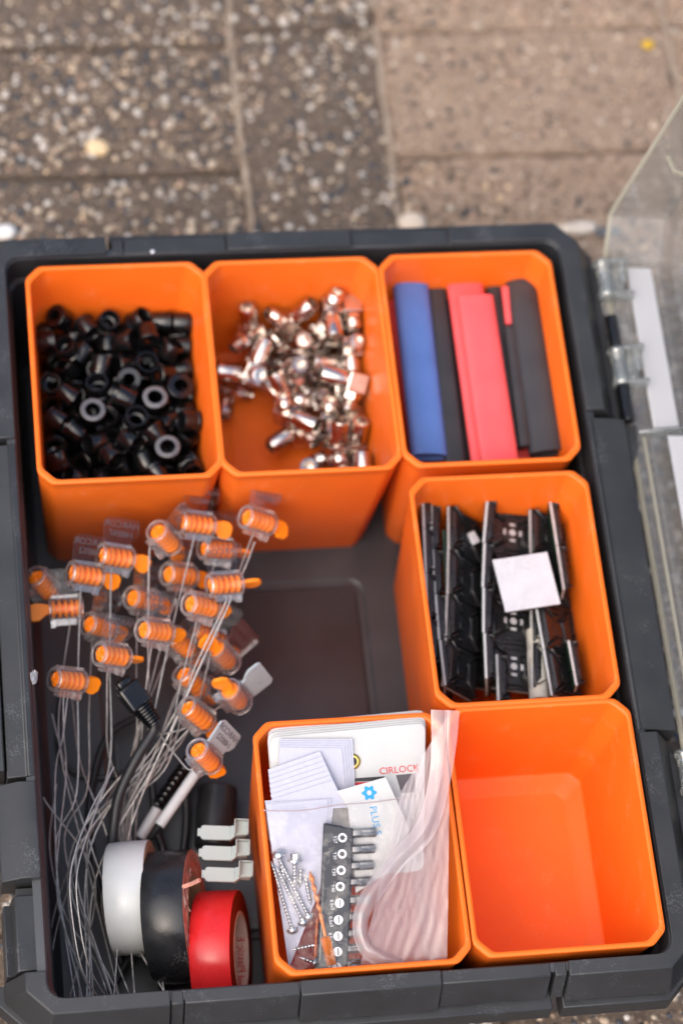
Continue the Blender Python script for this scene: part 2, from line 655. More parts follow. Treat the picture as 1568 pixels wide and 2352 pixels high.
def pebble(px, py, r, c, label, sq=1.0, ang=0.0, z=0.0):
    m = MB()
    R = Matrix.Rotation(ang, 3, 'Z')
    rp = random.Random(px)
    m.add([R @ Vector((v.x * r * 1.3 * sq, v.y * r, v.z * r * .6)) * rp.uniform(.92, 1.06) for v in ICO2_V], ICO2_F)
    p = at(px, py, r * .3)
    mat = plastic('pebble_' + label.split()[0], c, .6, .15, 200, .3, 900)
    o = m.build('pebble', mat, None, 80, loc=(p.x, p.y, r * .28 + z))
    tag(o, label, 'pebble')


pebble(225, 338, .062, (.72, .52, .30), 'yellowish oval pebble on the brown paver left of the joint', 1.0, -.3)
pebble(14, 532, .055, (.74, .72, .68), 'white pebble by the back left corner of the toolbox')
pebble(945, 512, .075, (.66, .54, .42), 'cream pebble partly hidden behind the back rim')
pebble(1330, 523, .05, (.62, .53, .44), 'cream elongated pebble by the back right corner of the toolbox', 2.0, .05)
pebble(1395, 532, .04, (.10, .11, .12), 'dark slate pebble beside the clear lid', 1.8, .1)
pebble(1487, 102, .036, (.60, .36, .02), 'small bright yellow chip on the pink paver')
pebble(1556, 2110 - 473, .03, (.72, .70, .68), 'small white pebble between toolbox and lid')

# ---------------------------------------------------------------- toolbox
ZR = 1.33                                   # height of the bin rims
X0, X1, Y0, Y1 = -1.65, 1.50, -2.14, 2.045   # inner opening
toolbox = empty('toolbox', ((X0 + X1) / 2, 0, 0))
TX = (X0 + X1) / 2
tag(toolbox, 'open black plastic organiser toolbox with clear hinged lid on the pavers', 'toolbox')


def tbuild(m, name, mat='black', parent=None, bev=.006, smooth=35, segs=2):
    m.v = [p - Vector((TX, 0, 0)) for p in m.v] if parent is None else m.v
    return m.build(name, mat, parent or toolbox, smooth, bev, segs)


tub = MB()
FZ = .14
loops = [rr(X0 + .05, X1 - .05, Y0 + .05, Y1 - .05, .12, .03),
         rr(X0 + .02, X1 - .02, Y0 + .02, Y1 - .02, .12, .07),
         rr(X0 - .05, X1 + .05, Y0 - .05, Y1 + .05, .12, 1.04),
         rr(X0 - .05, X1 + .05, Y0 - .05, Y1 + .05, .12, 1.27),
         rr(X0 - .008, X1 + .008, Y0 - .008, Y1 + .008, .09, 1.285),
         rr(X0, X1, Y0, Y1, .085, 1.275),
         rr(X0 + .01, X1 - .01, Y0 + .01, Y1 - .01, .085, 1.1),
         rr(X0 + .025, X1 - .025, Y0 + .025, Y1 - .025, .1, 1.08),
         rr(X0 + .07, X1 - .07, Y0 + .07, Y1 - .07, .1, FZ + .04),
         rr(X0 + .11, X1 - .11, Y0 + .11, Y1 - .11, .1, FZ),
         rr(-1.24, .34, -1.62, .50, .1, FZ),
         rr(-1.22, .325, -1.60, .485, .09, FZ - .014),
         rr(-1.19, .295, -1.57, .455, .08, FZ - .014),
         rr(-1.17, .275, -1.55, .435, .075, FZ)]
tub.loft(loops, True, True, True)
tbuild(tub, 'tub', 'tub', bev=0, smooth=30)
# feet
for fx in (-1.3, 1.15):
    for fy in (-1.8, 1.7):
        tbuild(MB().lathe([(.10, 0), (.12, .04)], 16, T=Matrix.Translation((fx, fy, 0)), cap0=True, cap1=True), 'foot', 'black')

# bumper pieces round the rim: (outward distance, height) profiles
HIGH = [(.004, 1.287), (.004, 1.305), (.080, 1.300), (.160, 1.095), (.150, 1.065), (.045, 1.06)]
LOW = [(.004, 1.270), (.004, 1.288), (.072, 1.284), (.140, 1.100), (.132, 1.075), (.045, 1.07)]
SKIRT = [(.045, 1.050), (.185, 1.045), (.205, .93), (.17, .90), (.03, .90)]


def straight(side, a, b, prof, kx=1.35, name='rim_segment', shift=0.0):
    def pt(o, z, t):
        o2 = o + shift
        if side == 'front':
            return Vector((t, Y0 - o2, z))
        if side == 'back':
            return Vector((t, Y1 + o2 * 1.45, z))
        if side == 'left':
            return Vector((X0 - o2 * kx, t, z))
        return Vector((X1 + o2 * kx, t, z))
    m = MB()
    m.loft([[pt(o, z, a) for o, z in prof], [pt(o, z, b) for o, z in prof]], True, True, True)
    return tbuild(m, name)


def corner(sx, sy, xa, ya, prof, kx=1.35, name='corner_bumper'):
    """L shaped piece round a corner, from x = xa on the long side to y = ya on the short side"""
    ix = X1 if sx > 0 else X0
    iy = Y1 if sy > 0 else Y0
    ky = 1.0 if sy < 0 else 1.45
    paths = []
    for o, z in prof:
        ox, oy = o * kx, o * ky
        c = .03 + .85 * o
        px, py = ix + sx * ox, iy + sy * oy
        pts = [Vector((xa, py, z))]
        if o < .02:
            r = .085
            ccx, ccy = px - sx * r, py - sy * r
            for k in range(5):
                ang = pi / 2 * (1 - k / 4)
                pts.append(Vector((ccx + sx * r * cos(ang), ccy + sy * r * sin(ang), z)))
        else:
            a, b = Vector((px - sx * c * 1.25, py, z)), Vector((px, py - sy * c * 1.25, z))
            for k in range(5):
                pts.append(a.lerp(b, k / 4))
        pts.append(Vector((px, ya, z)))
        paths.append(pts)
    n = len(paths[0])
    m = MB()
    m.loft([[p[i] for p in paths] for i in range(n)], True, True, True)
    return tbuild(m, name, smooth=25)


for sx, sy, xa, ya in ((-1, -1, -1.06, -2.0), (1, -1, .955, -.955), (-1, 1, -1.09, .93), (1, 1, .87, .955)):
    corner(sx, sy, xa, ya, HIGH)
    corner(sx, sy, xa, ya, SKIRT, name='corner_skirt')
for side in ('front', 'back'):
    straight(side, -1.054, -.992, LOW)
    straight(side, -.986, -.412, LOW)
    straight(side, -.408, .300, HIGH)
    straight(side, .304, .862, LOW)
    straight(side, .885, .945 if side == 'front' else .862, LOW)
    straight(side, -1.054, .90, SKIRT, name='rim_skirt')
LEDGE = [(.004, 1.262), (.004, 1.288), (.018, 1.292), (.024, 1.276), (.085, 1.268), (.170, 1.235), (.178, 1.06), (.045, 1.06)]
straight('right', -.935, .915, LEDGE)
straight('left', -.985, .90, [(.004, 1.262), (.004, 1.288), (.028, 1.293), (.034, 1.280), (.108, 1.268), (.112, 1.06), (.045, 1.06)])
straight('left', -1.53, -1.02, [(.004, 1.28), (.004, 1.318), (.070, 1.322), (.15, 1.27), (.155, 1.06), (.045, 1.06)])
straight('left', -1.985, -1.60, [(.004, 1.26), (.004, 1.275), (.022, 1.275), (.026, 1.262), (.105, 1.262), (.118, 1.20), (.125, 1.06), (.045, 1.06)])
straight('left', -1.60, -1.54, [(.03, 1.16), (.03, 1.19), (.10, 1.19), (.10, 1.06), (.045, 1.06)])
straight('left', -.95, .84, [(.128, 1.08), (.130, 1.286), (.136, 1.292), (.30, 1.27), (.33, 1.10)], 1.2, 'latch_plate')
straight('left', -1.42, -1.0, [(.170, 1.19), (.175, 1.215), (.235, 1.22), (.25, 1.10), (.17, 1.06)], 1.2, 'latch_plate')
straight('left', -1.985, -1.62, [(.125, 1.0), (.13, 1.16), (.165, 1.17), (.175, 1.0)], 1.2, 'latch_plate')
straight('left', 1.0, 1.95, [(.200, 1.12), (.205, 1.16), (.23, 1.17), (.24, 1.10)], 1.2, 'latch_plate')
straight('right', -.935, .915, SKIRT, 1.1, 'rim_skirt')
straight('left', -.985, .90, SKIRT, .9, 'rim_skirt')

# hinges: black rods and brackets on the right rim, clear knuckles on the lid
HX, HZ = 1.775, 1.16


def hinge(y):
    """y is the back end of the hinge"""
    m = MB()
    m.lathe([(.036, 0), (.036, .22)], 14, T=Matrix.Translation((HX, y - .48, HZ)) @ Matrix.Rotation(pi / 2, 4, 'X') @ Matrix.Translation((0, 0, -.11)), cap0=True, cap1=True)
    tbuild(m, 'hinge_rod', 'gloss_black', bev=.006)
    m = MB()
    m.lathe([(.040, 0), (.040, .23)], 14, T=Matrix.Translation((HX, y - .93, HZ)) @ Matrix.Rotation(pi / 2, 4, 'X') @ Matrix.Translation((0, 0, -.115)), cap0=True, cap1=True)
    tbuild(m, 'hinge_rod', 'gloss_black', bev=.006)
    m = MB()
    m.prism([(1.70, y - 1.05), (1.83, y - 1.05), (1.82, y - 1.20), (1.745, y - 1.36), (1.70, y - 1.36)], .80, 1.13)
    tbuild(m, 'hinge_bracket', 'black')
    m = MB()
    m.prism([(1.70, y), (1.75, y), (1.75, y - 1.0), (1.70, y - 1.0)], .9, 1.11)
    tbuild(m, 'hinge_bracket', 'black')


hinge(1.98)
hinge(-1.02)

# clear lid: a shallow tray standing on its hinge side, leaning a little past upright
lean = radians(7)


def lp(o, h, y):
    """lid frame: o from the mating lip to the outer panel, h height above the hinge side"""
    return Vector((1.80 + o * cos(lean) + h * sin(lean), y, 1.10 - o * sin(lean) * 1.0 + h * cos(lean)))


LH, LO = 3.1, .34
LY0, LY1 = -2.25, 2.19
lid = MB()
T_ = .03


def slab(m, pts, nrm, t):
    a = [Vector(p) for p in pts]
    b = [p + nrm * t for p in a]
    m.loft([a, b], True, True, True)


nx = (lp(1, 0, 0) - lp(0, 0, 0)).normalized()
nz = (lp(0, 1, 0) - lp(0, 0, 0)).normalized()
slab(lid, [lp(.0, 0, LY0 + .2), lp(LO, 0, LY0 + .2), lp(LO, 0, LY1 - .2), lp(.0, 0, LY1 - .2)], nz, T_)
lid_o = tbuild(lid, 'lid', 'lid_clear', bev=.006)
tag(lid_o, 'clear hinged lid standing open along the right side')
off = Vector((-TX, 0, 0))


def lid_part(m, name, mat, bev=.005, smooth=35):
    m.v = [p + off for p in m.v]
    return m.build(name, mat, lid_o, smooth, bev)


m = MB()
slab(m, [lp(LO, .2, LY0), lp(LO, LH - .2, LY0), lp(LO, LH, LY0 + .2), lp(LO, LH, LY1 - .2), lp(LO, LH - .2, LY1), lp(LO, .22, LY1), lp(LO, 0, LY1 - .2), lp(LO, 0, LY0 + .2)], nx, T_)
lid_part(m, 'lid_panel', 'lid_clear')
for y, s in ((LY1, -1), (LY0, 1)):
    m = MB()
    slab(m, [lp(0, .24, y), lp(LO, .24, y), lp(LO, LH - .2, y), lp(0, LH - .2, y)], Vector((0, s, 0)), T_)
    lid_part(m, 'lid_end_wall', 'lid_clear')
    m = MB()
    slab(m, [lp(0, .03, y + s * .19), lp(LO, .03, y + s * .19), lp(LO, .24, y), lp(0, .24, y)], Vector((0, s, 0)), T_)
    lid_part(m, 'lid_corner_wall', 'lid_clear')
    # lip rails, pale where the edge catches light
    m = MB()
    m.tube([lp(-.004, .03, y + s * .2), lp(-.004, .24, y), lp(-.004, LH - .2, y)], .014, 6)
    lid_part(m, 'lid_lip', 'lid_edge', 0)
    m = MB()
    m.tube([lp(.10, .9, y + s * .03), lp(.10, .95, y + s * .16), lp(.15, 1.25, y + s * .42), lp(.15, LH - .6, y + s * .42)], .016, 6)
    lid_part(m, 'lid_rib', 'lid_edge', 0)
m = MB()
m.tube([lp(-.004, .0, LY1 - .2), lp(-.004, .0, LY0 + .2)], .018, 6)
lid_part(m, 'lid_lip', 'lid_edge', 0)
m = MB()
m.tube([lp(.06, .02, .86), lp(.06, .02, LY0 + .2)], .012, 6)
lid_part(m, 'lid_lip', 'lid_edge', 0)
m = MB()
m.tube([lp(.10, .02, .86), lp(.10, .02, LY0 + .2)], .014, 6)
lid_part(m, 'lid_rib', 'lid_clear', 0)
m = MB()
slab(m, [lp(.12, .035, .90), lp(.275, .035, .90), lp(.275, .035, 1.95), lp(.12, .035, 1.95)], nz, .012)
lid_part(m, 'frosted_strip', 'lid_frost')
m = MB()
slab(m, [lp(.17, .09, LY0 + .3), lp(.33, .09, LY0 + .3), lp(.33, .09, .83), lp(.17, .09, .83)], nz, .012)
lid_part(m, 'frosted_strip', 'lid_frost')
m = MB()
slab(m, [lp(.02, .035, .85), lp(.32, .035, .85), lp(.32, .12, .87), lp(.02, .06, .87)], Vector((0, 1, 0)), .018)
lid_part(m, 'lid_rib', 'lid_knuckle')
for k in range(5):
    m = MB()
    m.tube([lp(LO - .01, .35 + k * .5, LY0 + .4), lp(LO - .01, .35 + k * .5, LY1 - .4)], .012, 6)
    lid_part(m, 'lid_rib', 'lid_clear', 0)
for yb in (1.98, -1.02):
    for dy in (.13, .70):
        m = MB()
        y = yb - dy
        prof = [(.052, -.12), (.060, -.10), (.046, -.07), (.046, .07), (.060, .10), (.052, .12)]
        m.lathe(prof, 14, T=Matrix.Translation((HX, y, HZ)) @ Matrix.Rotation(pi / 2, 4, 'X'), cap0=True, cap1=True)
        m.box((HX + .07, y, HZ - .03), (.09, .19, .02))
        m.box((HX + .105, y + .03, HZ + .02), (.025, .13, .05))
        m.box((HX + .09, y - .11, HZ + .01), (.12, .025, .09))
        m.box((HX + .09, y + .11, HZ + .01), (.12, .025, .09))
        lid_part(m, 'hinge_knuckle', 'lid_knuckle')

# ---------------------------------------------------------------- orange bins
BL = 1.341


def octa(hx, hy, c, z, n=2):
    """chamfered rectangle with slightly softened chamfer ends"""
    P = [(hx, hy - c), (hx - c, hy), (-hx + c, hy), (-hx, hy - c), (-hx, -hy + c), (-hx + c, -hy), (hx - c, -hy), (hx, -hy + c)]
    out = []
    N = 8
    for i in range(N):
        p, q, s = Vector((*P[i - 1], 0)), Vector((*P[i], 0)), Vector((*P[(i + 1) % N], 0))
        d1, d2 = (p - q).normalized(), (s - q).normalized()
        r = min(.022, c * .4)
        a, b = q + d1 * r, q + d2 * r
        for k in range(n + 1):
            t = k / n
            v = a * (1 - t) ** 2 + q * 2 * t * (1 - t) + b * t * t
            out.append(Vector((v.x, v.y, z)))
    return out


def make_bin_mesh():
    m = MB()
    hx, hy = .5, BL / 2
    L = []

    def at_t(ins, z, c=.075):
        L.append(octa(hx - ins, hy - ins, c, z))
    b = .072
    at_t(b + .03, -1.21, .05)
    at_t(b + .006, -1.205, .055)
    at_t(b - .002, -1.19, .06)
    at_t(.008, -.10)
    at_t(.004, -.028)
    at_t(-.001, -.018)
    at_t(.001, -.006)
    at_t(.009, 0)
    at_t(.019, 0)
    at_t(.026, -.006)
    at_t(.028, -.02)
    fi = .086
    at_t(fi - .004, -.90, .062)
    at_t(fi + .006, -.935, .06)
    at_t(fi + .03, -.95, .055)
    at_t(fi + .085, -.952, .05)
    at_t(fi + .10, -.965, .048)
    at_t(fi + .115, -.968, .046)
    m.loft(L, True, True, True)
    return m.mesh('bin', 'orange', 40)


bin_mesh = make_bin_mesh()
BINS = {'A': (-1.05, 1.30), 'B': (-.066, 1.298), 'C': (.934, 1.302), 'D': (.944, -.098), 'F': (.975, -1.437), 'E': (-.033, -1.453)}
BLAB = {'A': 'orange bin full of black plastic sleeves, back left of the toolbox',
        'B': 'orange bin holding nickel elbow fittings, middle of the back row',
        'C': 'orange bin with blue, red and black heat shrink, back right corner',
        'D': 'orange bin of black cable mounts, middle of the right side',
        'F': 'empty orange bin in the front right corner',
        'E': 'orange bin packed with white tags and clear bags, middle of the front'}
for k, (x, y) in BINS.items():
    o = link('storage_bin', bin_mesh, None, (x, y, ZR))
    tag(o, BLAB[k], 'storage bin', 'orange storage bins in the toolbox')

# ---------------------------------------------------------------- black sleeves in the back left bin
FERRULE_POSES = """-1.3 0.902 -0.885 -1.47 -0.59 -1.36;-1.123 0.829 -0.896 0 -3.14 0.45;-0.889 0.794 -0.885 1.42 0.98 1.74;-0.706 0.852 -0.885 1.17 1.36 -0.47;-1.297 1.027 -0.885 1.72 2.17 0.41;-1.123 1.045 -0.885 -1.72 2.17 0.29;-0.837 1.092 -0.885 -1.72 -2.17 -0.15;-0.733 1.009 -0.884 1.08 -1.4 -1.3;-1.253 1.253 -0.885 1.17 1.36 0.08;-1.098 1.188 -0.896 0 3.14 0.84;-0.86 1.311 -0.884 1.49 0.07 -1.57;-0.707 1.271 -0.896 -0 0 0.27;-1.266 1.443 -0.885 1.42 -0.98 1.19;-1.105 1.337 -0.884 -0.38 1.48 -0.95;-0.878 1.445 -0.896 0 -0 2.17;-0.704 1.419 -0.885 -1.47 0.59 -1.45;-1.329 1.643 -0.896 -0 -0 1.31;-1.138 1.652 -0.884 0.5 1.48 0.72;-0.883 1.564 -0.885 1.42 0.98 -0.17;-0.702 1.642 -0.881 -1.57 1.27 -1.6;-1.303 1.773 -0.885 -1.98 1.78 -0.36;-1.173 1.777 -0.896 -3.14 -0 -0.1;-1.007 1.73 -0.885 -1.42 0.98 -1.5;-0.882 1.787 -0.884 -1.49 0.14 -2.78;-1.396 0.804 -0.865 0.73 -3.13 0.22;-1.072 0.907 -0.795 -0.08 0.56 1.34;-0.944 0.856 -0.784 0.24 1.01 0.08;-0.761 0.928 -0.784 1.01 0.02 -2.13;-1.4 1.105 -0.816 -0.69 -0.72 2.52;-0.991 1.136 -0.885 1.49 0.2 1.1;-0.994 0.967 -0.885 -1.42 -0.98 0.41;-0.704 1.14 -0.884 1.49 0.21 1.49;-1.392 1.344 -0.885 -1.17 -1.36 -0.43;-0.984 1.3 -0.885 1.42 0.98 1.17;-0.819 1.235 -0.787 2.25 -0.47 -0.15;-0.706 1.302 -0.791 3.14 0 -0.31;-1.271 1.507 -0.786 0.09 2.72 -1.46;-1.042 1.469 -0.896 3.14 0 0.71;-0.847 1.432 -0.78 1.67 -2.55 0.15;-0.716 1.43 -0.756 -1.79 1.09 1.31;-1.375 1.586 -0.791 -0.02 3.1 0.57;-1.133 1.578 -0.779 0.86 1.03 1.23;-0.977 1.564 -0.805 -0.44 -0.48 0.49;-0.697 1.577 -0.776 -0.29 -0.04 2.98;-1.388 1.736 -0.792 0.07 -1.07 2.06;-1.168 1.821 -0.786 2.94 -0.03 -0.78;-0.846 1.811 -0.761 1.93 0.17 1.89;-0.71 1.775 -0.885 -1.47 -0.59 0.07;-1.193 0.94 -0.823 0.54 -0.17 -2.6;-1.131 0.792 -0.764 0.58 -0.68 -1.54;-0.889 0.982 -0.807 3.01 -1.06 -0.36;-0.794 0.78 -0.788 2.2 0.23 -1.46;-1.213 1.138 -0.885 1.49 0.2 -1.12;-1.015 1.206 -0.773 1.48 0.84 1.51;-0.9 1.113 -0.769 0.9 1.18 2.14;-0.683 1.175 -0.734 -1.47 0.09 1.58;-1.394 1.217 -0.88 1.24 0.96 -0.2;-1.194 1.321 -0.793 -0.58 -0.45 1.29;-0.798 1.174 -0.687 0.47 0.23 -0.37;-0.688 1.317 -0.665 0.26 0.38 -0.97;-1.3 1.551 -0.672 -1.68 1.72 1.12;-1.122 1.449 -0.774 -2.58 -0.15 -1.53;-0.978 1.452 -0.756 0.7 -1.32 0.92;-0.677 1.519 -0.664 1.65 -0.47 1.53;-1.4 1.609 -0.674 -1.08 -1.41 0.69;-1.212 1.7 -0.765 -2.33 -0.13 1.73;-0.842 1.681 -0.808 -0.77 -0.29 -3.03;-0.699 1.66 -0.641 1.73 1.77 -0.26;-1.29 1.826 -0.737 -0.74 -0.78 0.94;-1.023 1.835 -0.78 0.63 -1.48 0.94;-0.805 1.842 -0.64 1.9 2.02 0.31;-0.706 1.706 -0.766 1.47 0.33 -1.62;-1.248 0.782 -0.854 -1.44 1.05 -1.38;-1.12 0.982 -0.701 -2.34 0.84 -0.66;-0.852 0.86 -0.704 -0.93 -0.03 2.58;-0.703 0.824 -0.706 -0.07 1.21 0.02;-1.135 1.191 -0.761 -0.29 -2.03 -1.22;-1.044 1.063 -0.794 2.25 0.48 -0.95;-0.821 1.032 -0.704 0.48 2.37 0.69;-0.696 1.059 -0.759 -1.46 -0.13 0.06;-1.33 1.236 -0.78 2.39 0.4 -0.81;-1.027 1.321 -0.758 -0.83 1.34 0.83;-0.827 1.34 -0.674 0.35 0.34 -0.5;-0.673 1.186 -0.604 -1.64 -0.39 -1.55;-1.389 1.444 -0.77 0.89 0.73 0.07;-1.173 1.522 -0.669 -0.23 -1.84 0.26;-0.834 1.571 -0.745 -2.7 0.37 -0.22;-0.678 1.421 -0.578 1.55 -0.27 1.49;-1.29 1.697 -0.663 -0.85 -0.45 -2.63;-1.058 1.717 -0.76 0.21 -1.17 2.88;-1.042 1.587 -0.709 -2.09 0.51 1.56;-0.68 1.559 -0.531 1.61 1.25 1.83;-1.406 1.826 -0.679 0.07 -0.1 2.16;-1.102 1.841 -0.678 -1.29 1.87 0.26;-0.943 1.782 -0.686 -0.7 -2.93 0.88;-0.684 1.825 -0.721 -1.67 0.98 -1.69;-1.386 0.977 -0.793 -0.45 0.74 -0.06;-0.971 0.97 -0.705 -0.59 0.21 2.02;-1.02 0.775 -0.717 2.22 -0.09 -1.7;-0.769 0.76 -0.602 -1.82 2.64 -0.1;-1.251 1.233 -0.705 2.97 0.82 0.13;-1.025 1.11 -0.658 2.68 -0.1 0.88;-0.914 1.231 -0.665 1.05 -0.26 -2;-0.686 1.004 -0.63 0.2 0.12 -0.55;-1.309 1.368 -0.72 0.85 -0.63 2.83;-1.045 1.267 -0.643 -0.3 -3.06 0.54;-0.794 1.501 -0.644 2.29 -0.42 -0.47;-0.695 1.101 -0.5 -0.3 -0.58 -1.96;-1.395 1.401 -0.624 -0.05 0.57 -3.05;-1.073 1.405 -0.644 1.24 -0.77 -0.99;-0.927 1.49 -0.643 1.18 0.09 -1.8;-0.683 1.296 -0.539 -1.62 -1.19 1.56;-1.417 1.527 -0.571 -0.36 3.01 -0.23;-1.133 1.704 -0.66 -0.17 2.51 0.48;-0.824 1.706 -0.661 -0.41 -1.25 1.31;-0.673 1.71 -0.518 -1.54 0.82 -1.62;-1.434 1.839 -0.527 1.49 -0.38 1.6;-1.098 1.844 -0.548 -1.48 -0.88 -0.03;-0.965 1.839 -0.56 -1.09 -0.47 -1.86;-0.686 1.816 -0.593 -1.44 0.57 -1.33;-1.308 0.863 -0.757 1.12 -2.54 0.84;-1.071 0.865 -0.638 -0.32 -0.66 -2.89;-0.814 0.928 -0.615 0.26 2.44 -1.48;-0.683 0.756 -0.498 -2.92 -1.19 -0.12;-1.261 1.035 -0.749 -1.11 2.55 0.35;-1.085 1.146 -0.576 0.33 0.35 -2.86;-0.775 1.084 -0.591 1.76 1.23 0.8;-0.689 0.96 -0.52 1 -1.24 2.47;-1.193 1.383 -0.646 -1.47 0.03 0.41;-0.99 1.247 -0.537 -1.96 -1.88 -0.31;-0.815 1.264 -0.583 -0.59 -0.91 -0.24;-0.78 1.201 -0.474 1.8 2.01 -0.65;-1.287 1.466 -0.584 -0.61 2.79 0.21;-0.945 1.364 -0.593 2.32 2 0.32;-0.912 1.629 -0.634 -1.65 -1.2 1.05;-0.662 1.462 -0.449 1.97 -1.44 1.16;-1.388 1.706 -0.579 -0.78 -0.7 2.95;-1.047 1.516 -0.597 0.7 0.82 2.53;-0.796 1.736 -0.548 0.16 0.4 1.79;-0.745 1.638 -0.423 0.45 -0.7 -2.97;-1.213 1.827 -0.634 -2.13 -0.17 -1.42;-1.081 1.837 -0.432 0.05 -2.96 -1.07;-0.772 1.846 -0.471 1.52 -0.18 1.51;-0.661 1.828 -0.453 -2.05 -1.41 -1.1;-1.393 0.771 -0.71 0.46 -0.3 2.13;-1.037 0.991 -0.606 -0.75 0.5 -1.09;-0.898 0.754 -0.635 1.49 3.03 -0.01;-0.873 0.757 -0.518 -0.07 -0.4 -2.92;-1.146 1.098 -0.711 -1.08 -0.44 2.94;-1.201 1.11 -0.512 2.52 -0.96 1.07;-0.893 1.16 -0.559 -2.19 -1.89 -0.36;-0.78 1.029 -0.451 -0.96 -0.46 2.24;-1.157 1.256 -0.607 -1.3 -0.02 1.73;-1.104 1.298 -0.495 1.05 -0.48 -0.15;-0.8 1.39 -0.532 -1.31 0.28 0.17;-1.152 1.617 -0.572 -0.02 -2.53 -1.73;-1.056 1.41 -0.512 -1.15 1.03 1.37;-0.883 1.508 -0.534 0.27 0.4 0.63;-0.721 1.334 -0.423 -0.2 -0.33 -1.11;-1.321 1.609 -0.532 -0.63 -0.51 0.61;-1.007 1.7 -0.614 -2.07 -0.55 -0.32;-0.879 1.64 -0.521 0.04 0.18 0.88;-1.294 1.79 -0.539 0 2.23 -2.38;-1.204 1.797 -0.419 -1.8 -0.72 0.68;-0.907 1.846 -0.439 -0.14 -2.48 0.36;-1.238 0.902 -0.666 2.6 -0.24 -1.82;-1.176 0.9 -0.566 1.82 2.76 0.01;-0.957 0.867 -0.579 0.6 0.73 -1.77;-0.676 0.874 -0.441 -0.62 -2.7 -0.5;-1.246 1.055 -0.62 -1.04 0.22 2.34;-1.307 1.194 -0.512 1.35 0.41 -2.41;-0.926 1.005 -0.554 1.09 2.4 0.1;-0.677 1.167 -0.393 0.84 2.24 1.12;-1.281 1.319 -0.571 2.89 0.48 -0.11;-1.225 1.363 -0.489 -0.23 -0.49 -2.27;-0.935 1.237 -0.411 0.31 1.72 -1.56;-1.338 1.411 -0.486 1.15 -2.09 1.3;-1.167 1.475 -0.531 -0.01 2.29 1.07;-0.79 1.495 -0.449 -1.05 0.09 1.88;-1.237 1.68 -0.491 1.12 -2.49 -0.61;-1.088 1.723 -0.496 -1.63 -2.26 -0.04;-0.86 1.734 -0.413 -0.55 -1.37 2.19;-1.44 1.734 -0.441 1.49 -0.1 1.58;-1.406 0.916 -0.684 -0.16 2.29 1.1;-1.228 0.77 -0.674 -0.39 -0.78 0.48;-1.037 0.765 -0.546 0.72 0.03 1.35;-0.793 0.913 -0.397 2.44 0.23 -0.98;-1.322 0.933 -0.584 -2.88 -0.87 -0.43;-1.028 1.338 -0.399 1.99 -0.46 1.01;-1.001 1.098 -0.486 -0.34 -2.03 -0.49;-1.396 1.259 -0.669 0.49 0.67 1;-0.989 1.478 -0.425 -0.71 0.27 -2.94;-0.912 1.363 -0.473 0.46 0.02 1.7;-1.401 1.273 -0.519 -1.69 -0.43 0.92;-1.137 1.579 -0.454 0.8 2.38 -0.87;-1.002 1.599 -0.501 -1.07 0.72 2.14;-1.326 1.662 -0.4 2.76 0.01 1.46;-0.993 1.708 -0.428 -1.08 -0.07 -1.8;-1.354 1.853 -0.398 0.17 0.66 -2.83;-1.325 0.797 -0.616 -0.85 -0.48 1.26;-1.114 1.015 -0.502 0.01 2.01 2.14;-0.866 0.893 -0.488 1.47 -0.55 -2.56;-1.382 1.066 -0.678 -1.55 0.3 -1.59;-1.413 1.038 -0.534 2.5 0.52 1.06;-0.862 1.118 -0.434 0.96 -0.92 -1.97;-1.415 1.154 -0.588 0.79 -0.22 0.17"""
FITTING_POSES = """-0.394 1.604 -0.866 -1.82 0.24 -0.21;0.18 1.764 -0.888 -1.54 -0 0.46;0.289 1.519 -0.8 -0.13 -1.09 -1.42;-0.228 1.686 -0.849 -1.62 -0.64 0.76;-0.046 1.608 -0.713 -3.13 0.33 -0.74;0.041 1.724 -0.889 -1.55 0 -1.98;0.184 1.119 -0.836 -1.16 -2.74 0.44;0.129 1.615 -0.762 -1.48 0.12 2.02;0.213 0.909 -0.89 1.57 0 2.32;-0.262 1.617 -0.724 1.93 -0.53 1.35;0.302 1.247 -0.622 0.05 0.27 1.59;0.298 1.103 -0.693 -0.1 -2.84 1.6;0.145 1.509 -0.872 -1.57 -1.17 -1.16;-0.007 1.284 -0.774 -1.59 -0.26 -0.97;0.178 1.273 -0.89 1.57 0 1.61;0.288 1.825 -0.776 2.54 -1.43 0.57;0.302 0.783 -0.587 -0.43 -1.95 2.01;-0.046 1.795 -0.742 -0.36 -2.27 -0.44;0.27 0.82 -0.722 0.22 -0.03 -2.67;0.182 1.069 -0.667 -0.12 -2.62 1.64;0.196 1.85 -0.397 -2.37 -1.31 0.8;0.31 1.653 -0.52 -0.59 -1.35 -0.98;-0.047 1.446 -0.726 3.08 -0.76 -0.72;0.176 1.342 -0.766 -0.01 -1.82 -1.54;-0.268 1.564 -0.608 2.42 -0.99 -1.27;0.284 1.614 -0.66 1.97 -0.17 1.51;0.063 0.929 -0.785 3.13 -0.31 -0.24;-0.085 1.325 -0.671 0.34 -1.92 -1.01;0.32 1.856 -0.396 -0.05 -0.08 -1.56;-0.041 1.83 -0.513 0.33 -2.54 -0.27;0.133 1.789 -0.6 -3.1 -0.77 0.73;-0.249 1.807 -0.563 0.34 -3.12 0.69;0.304 1.4 -0.446 -1.87 0.6 -1.94"""



def poses(s):
    return [[float(q) for q in r.split()] for r in s.split(';')]


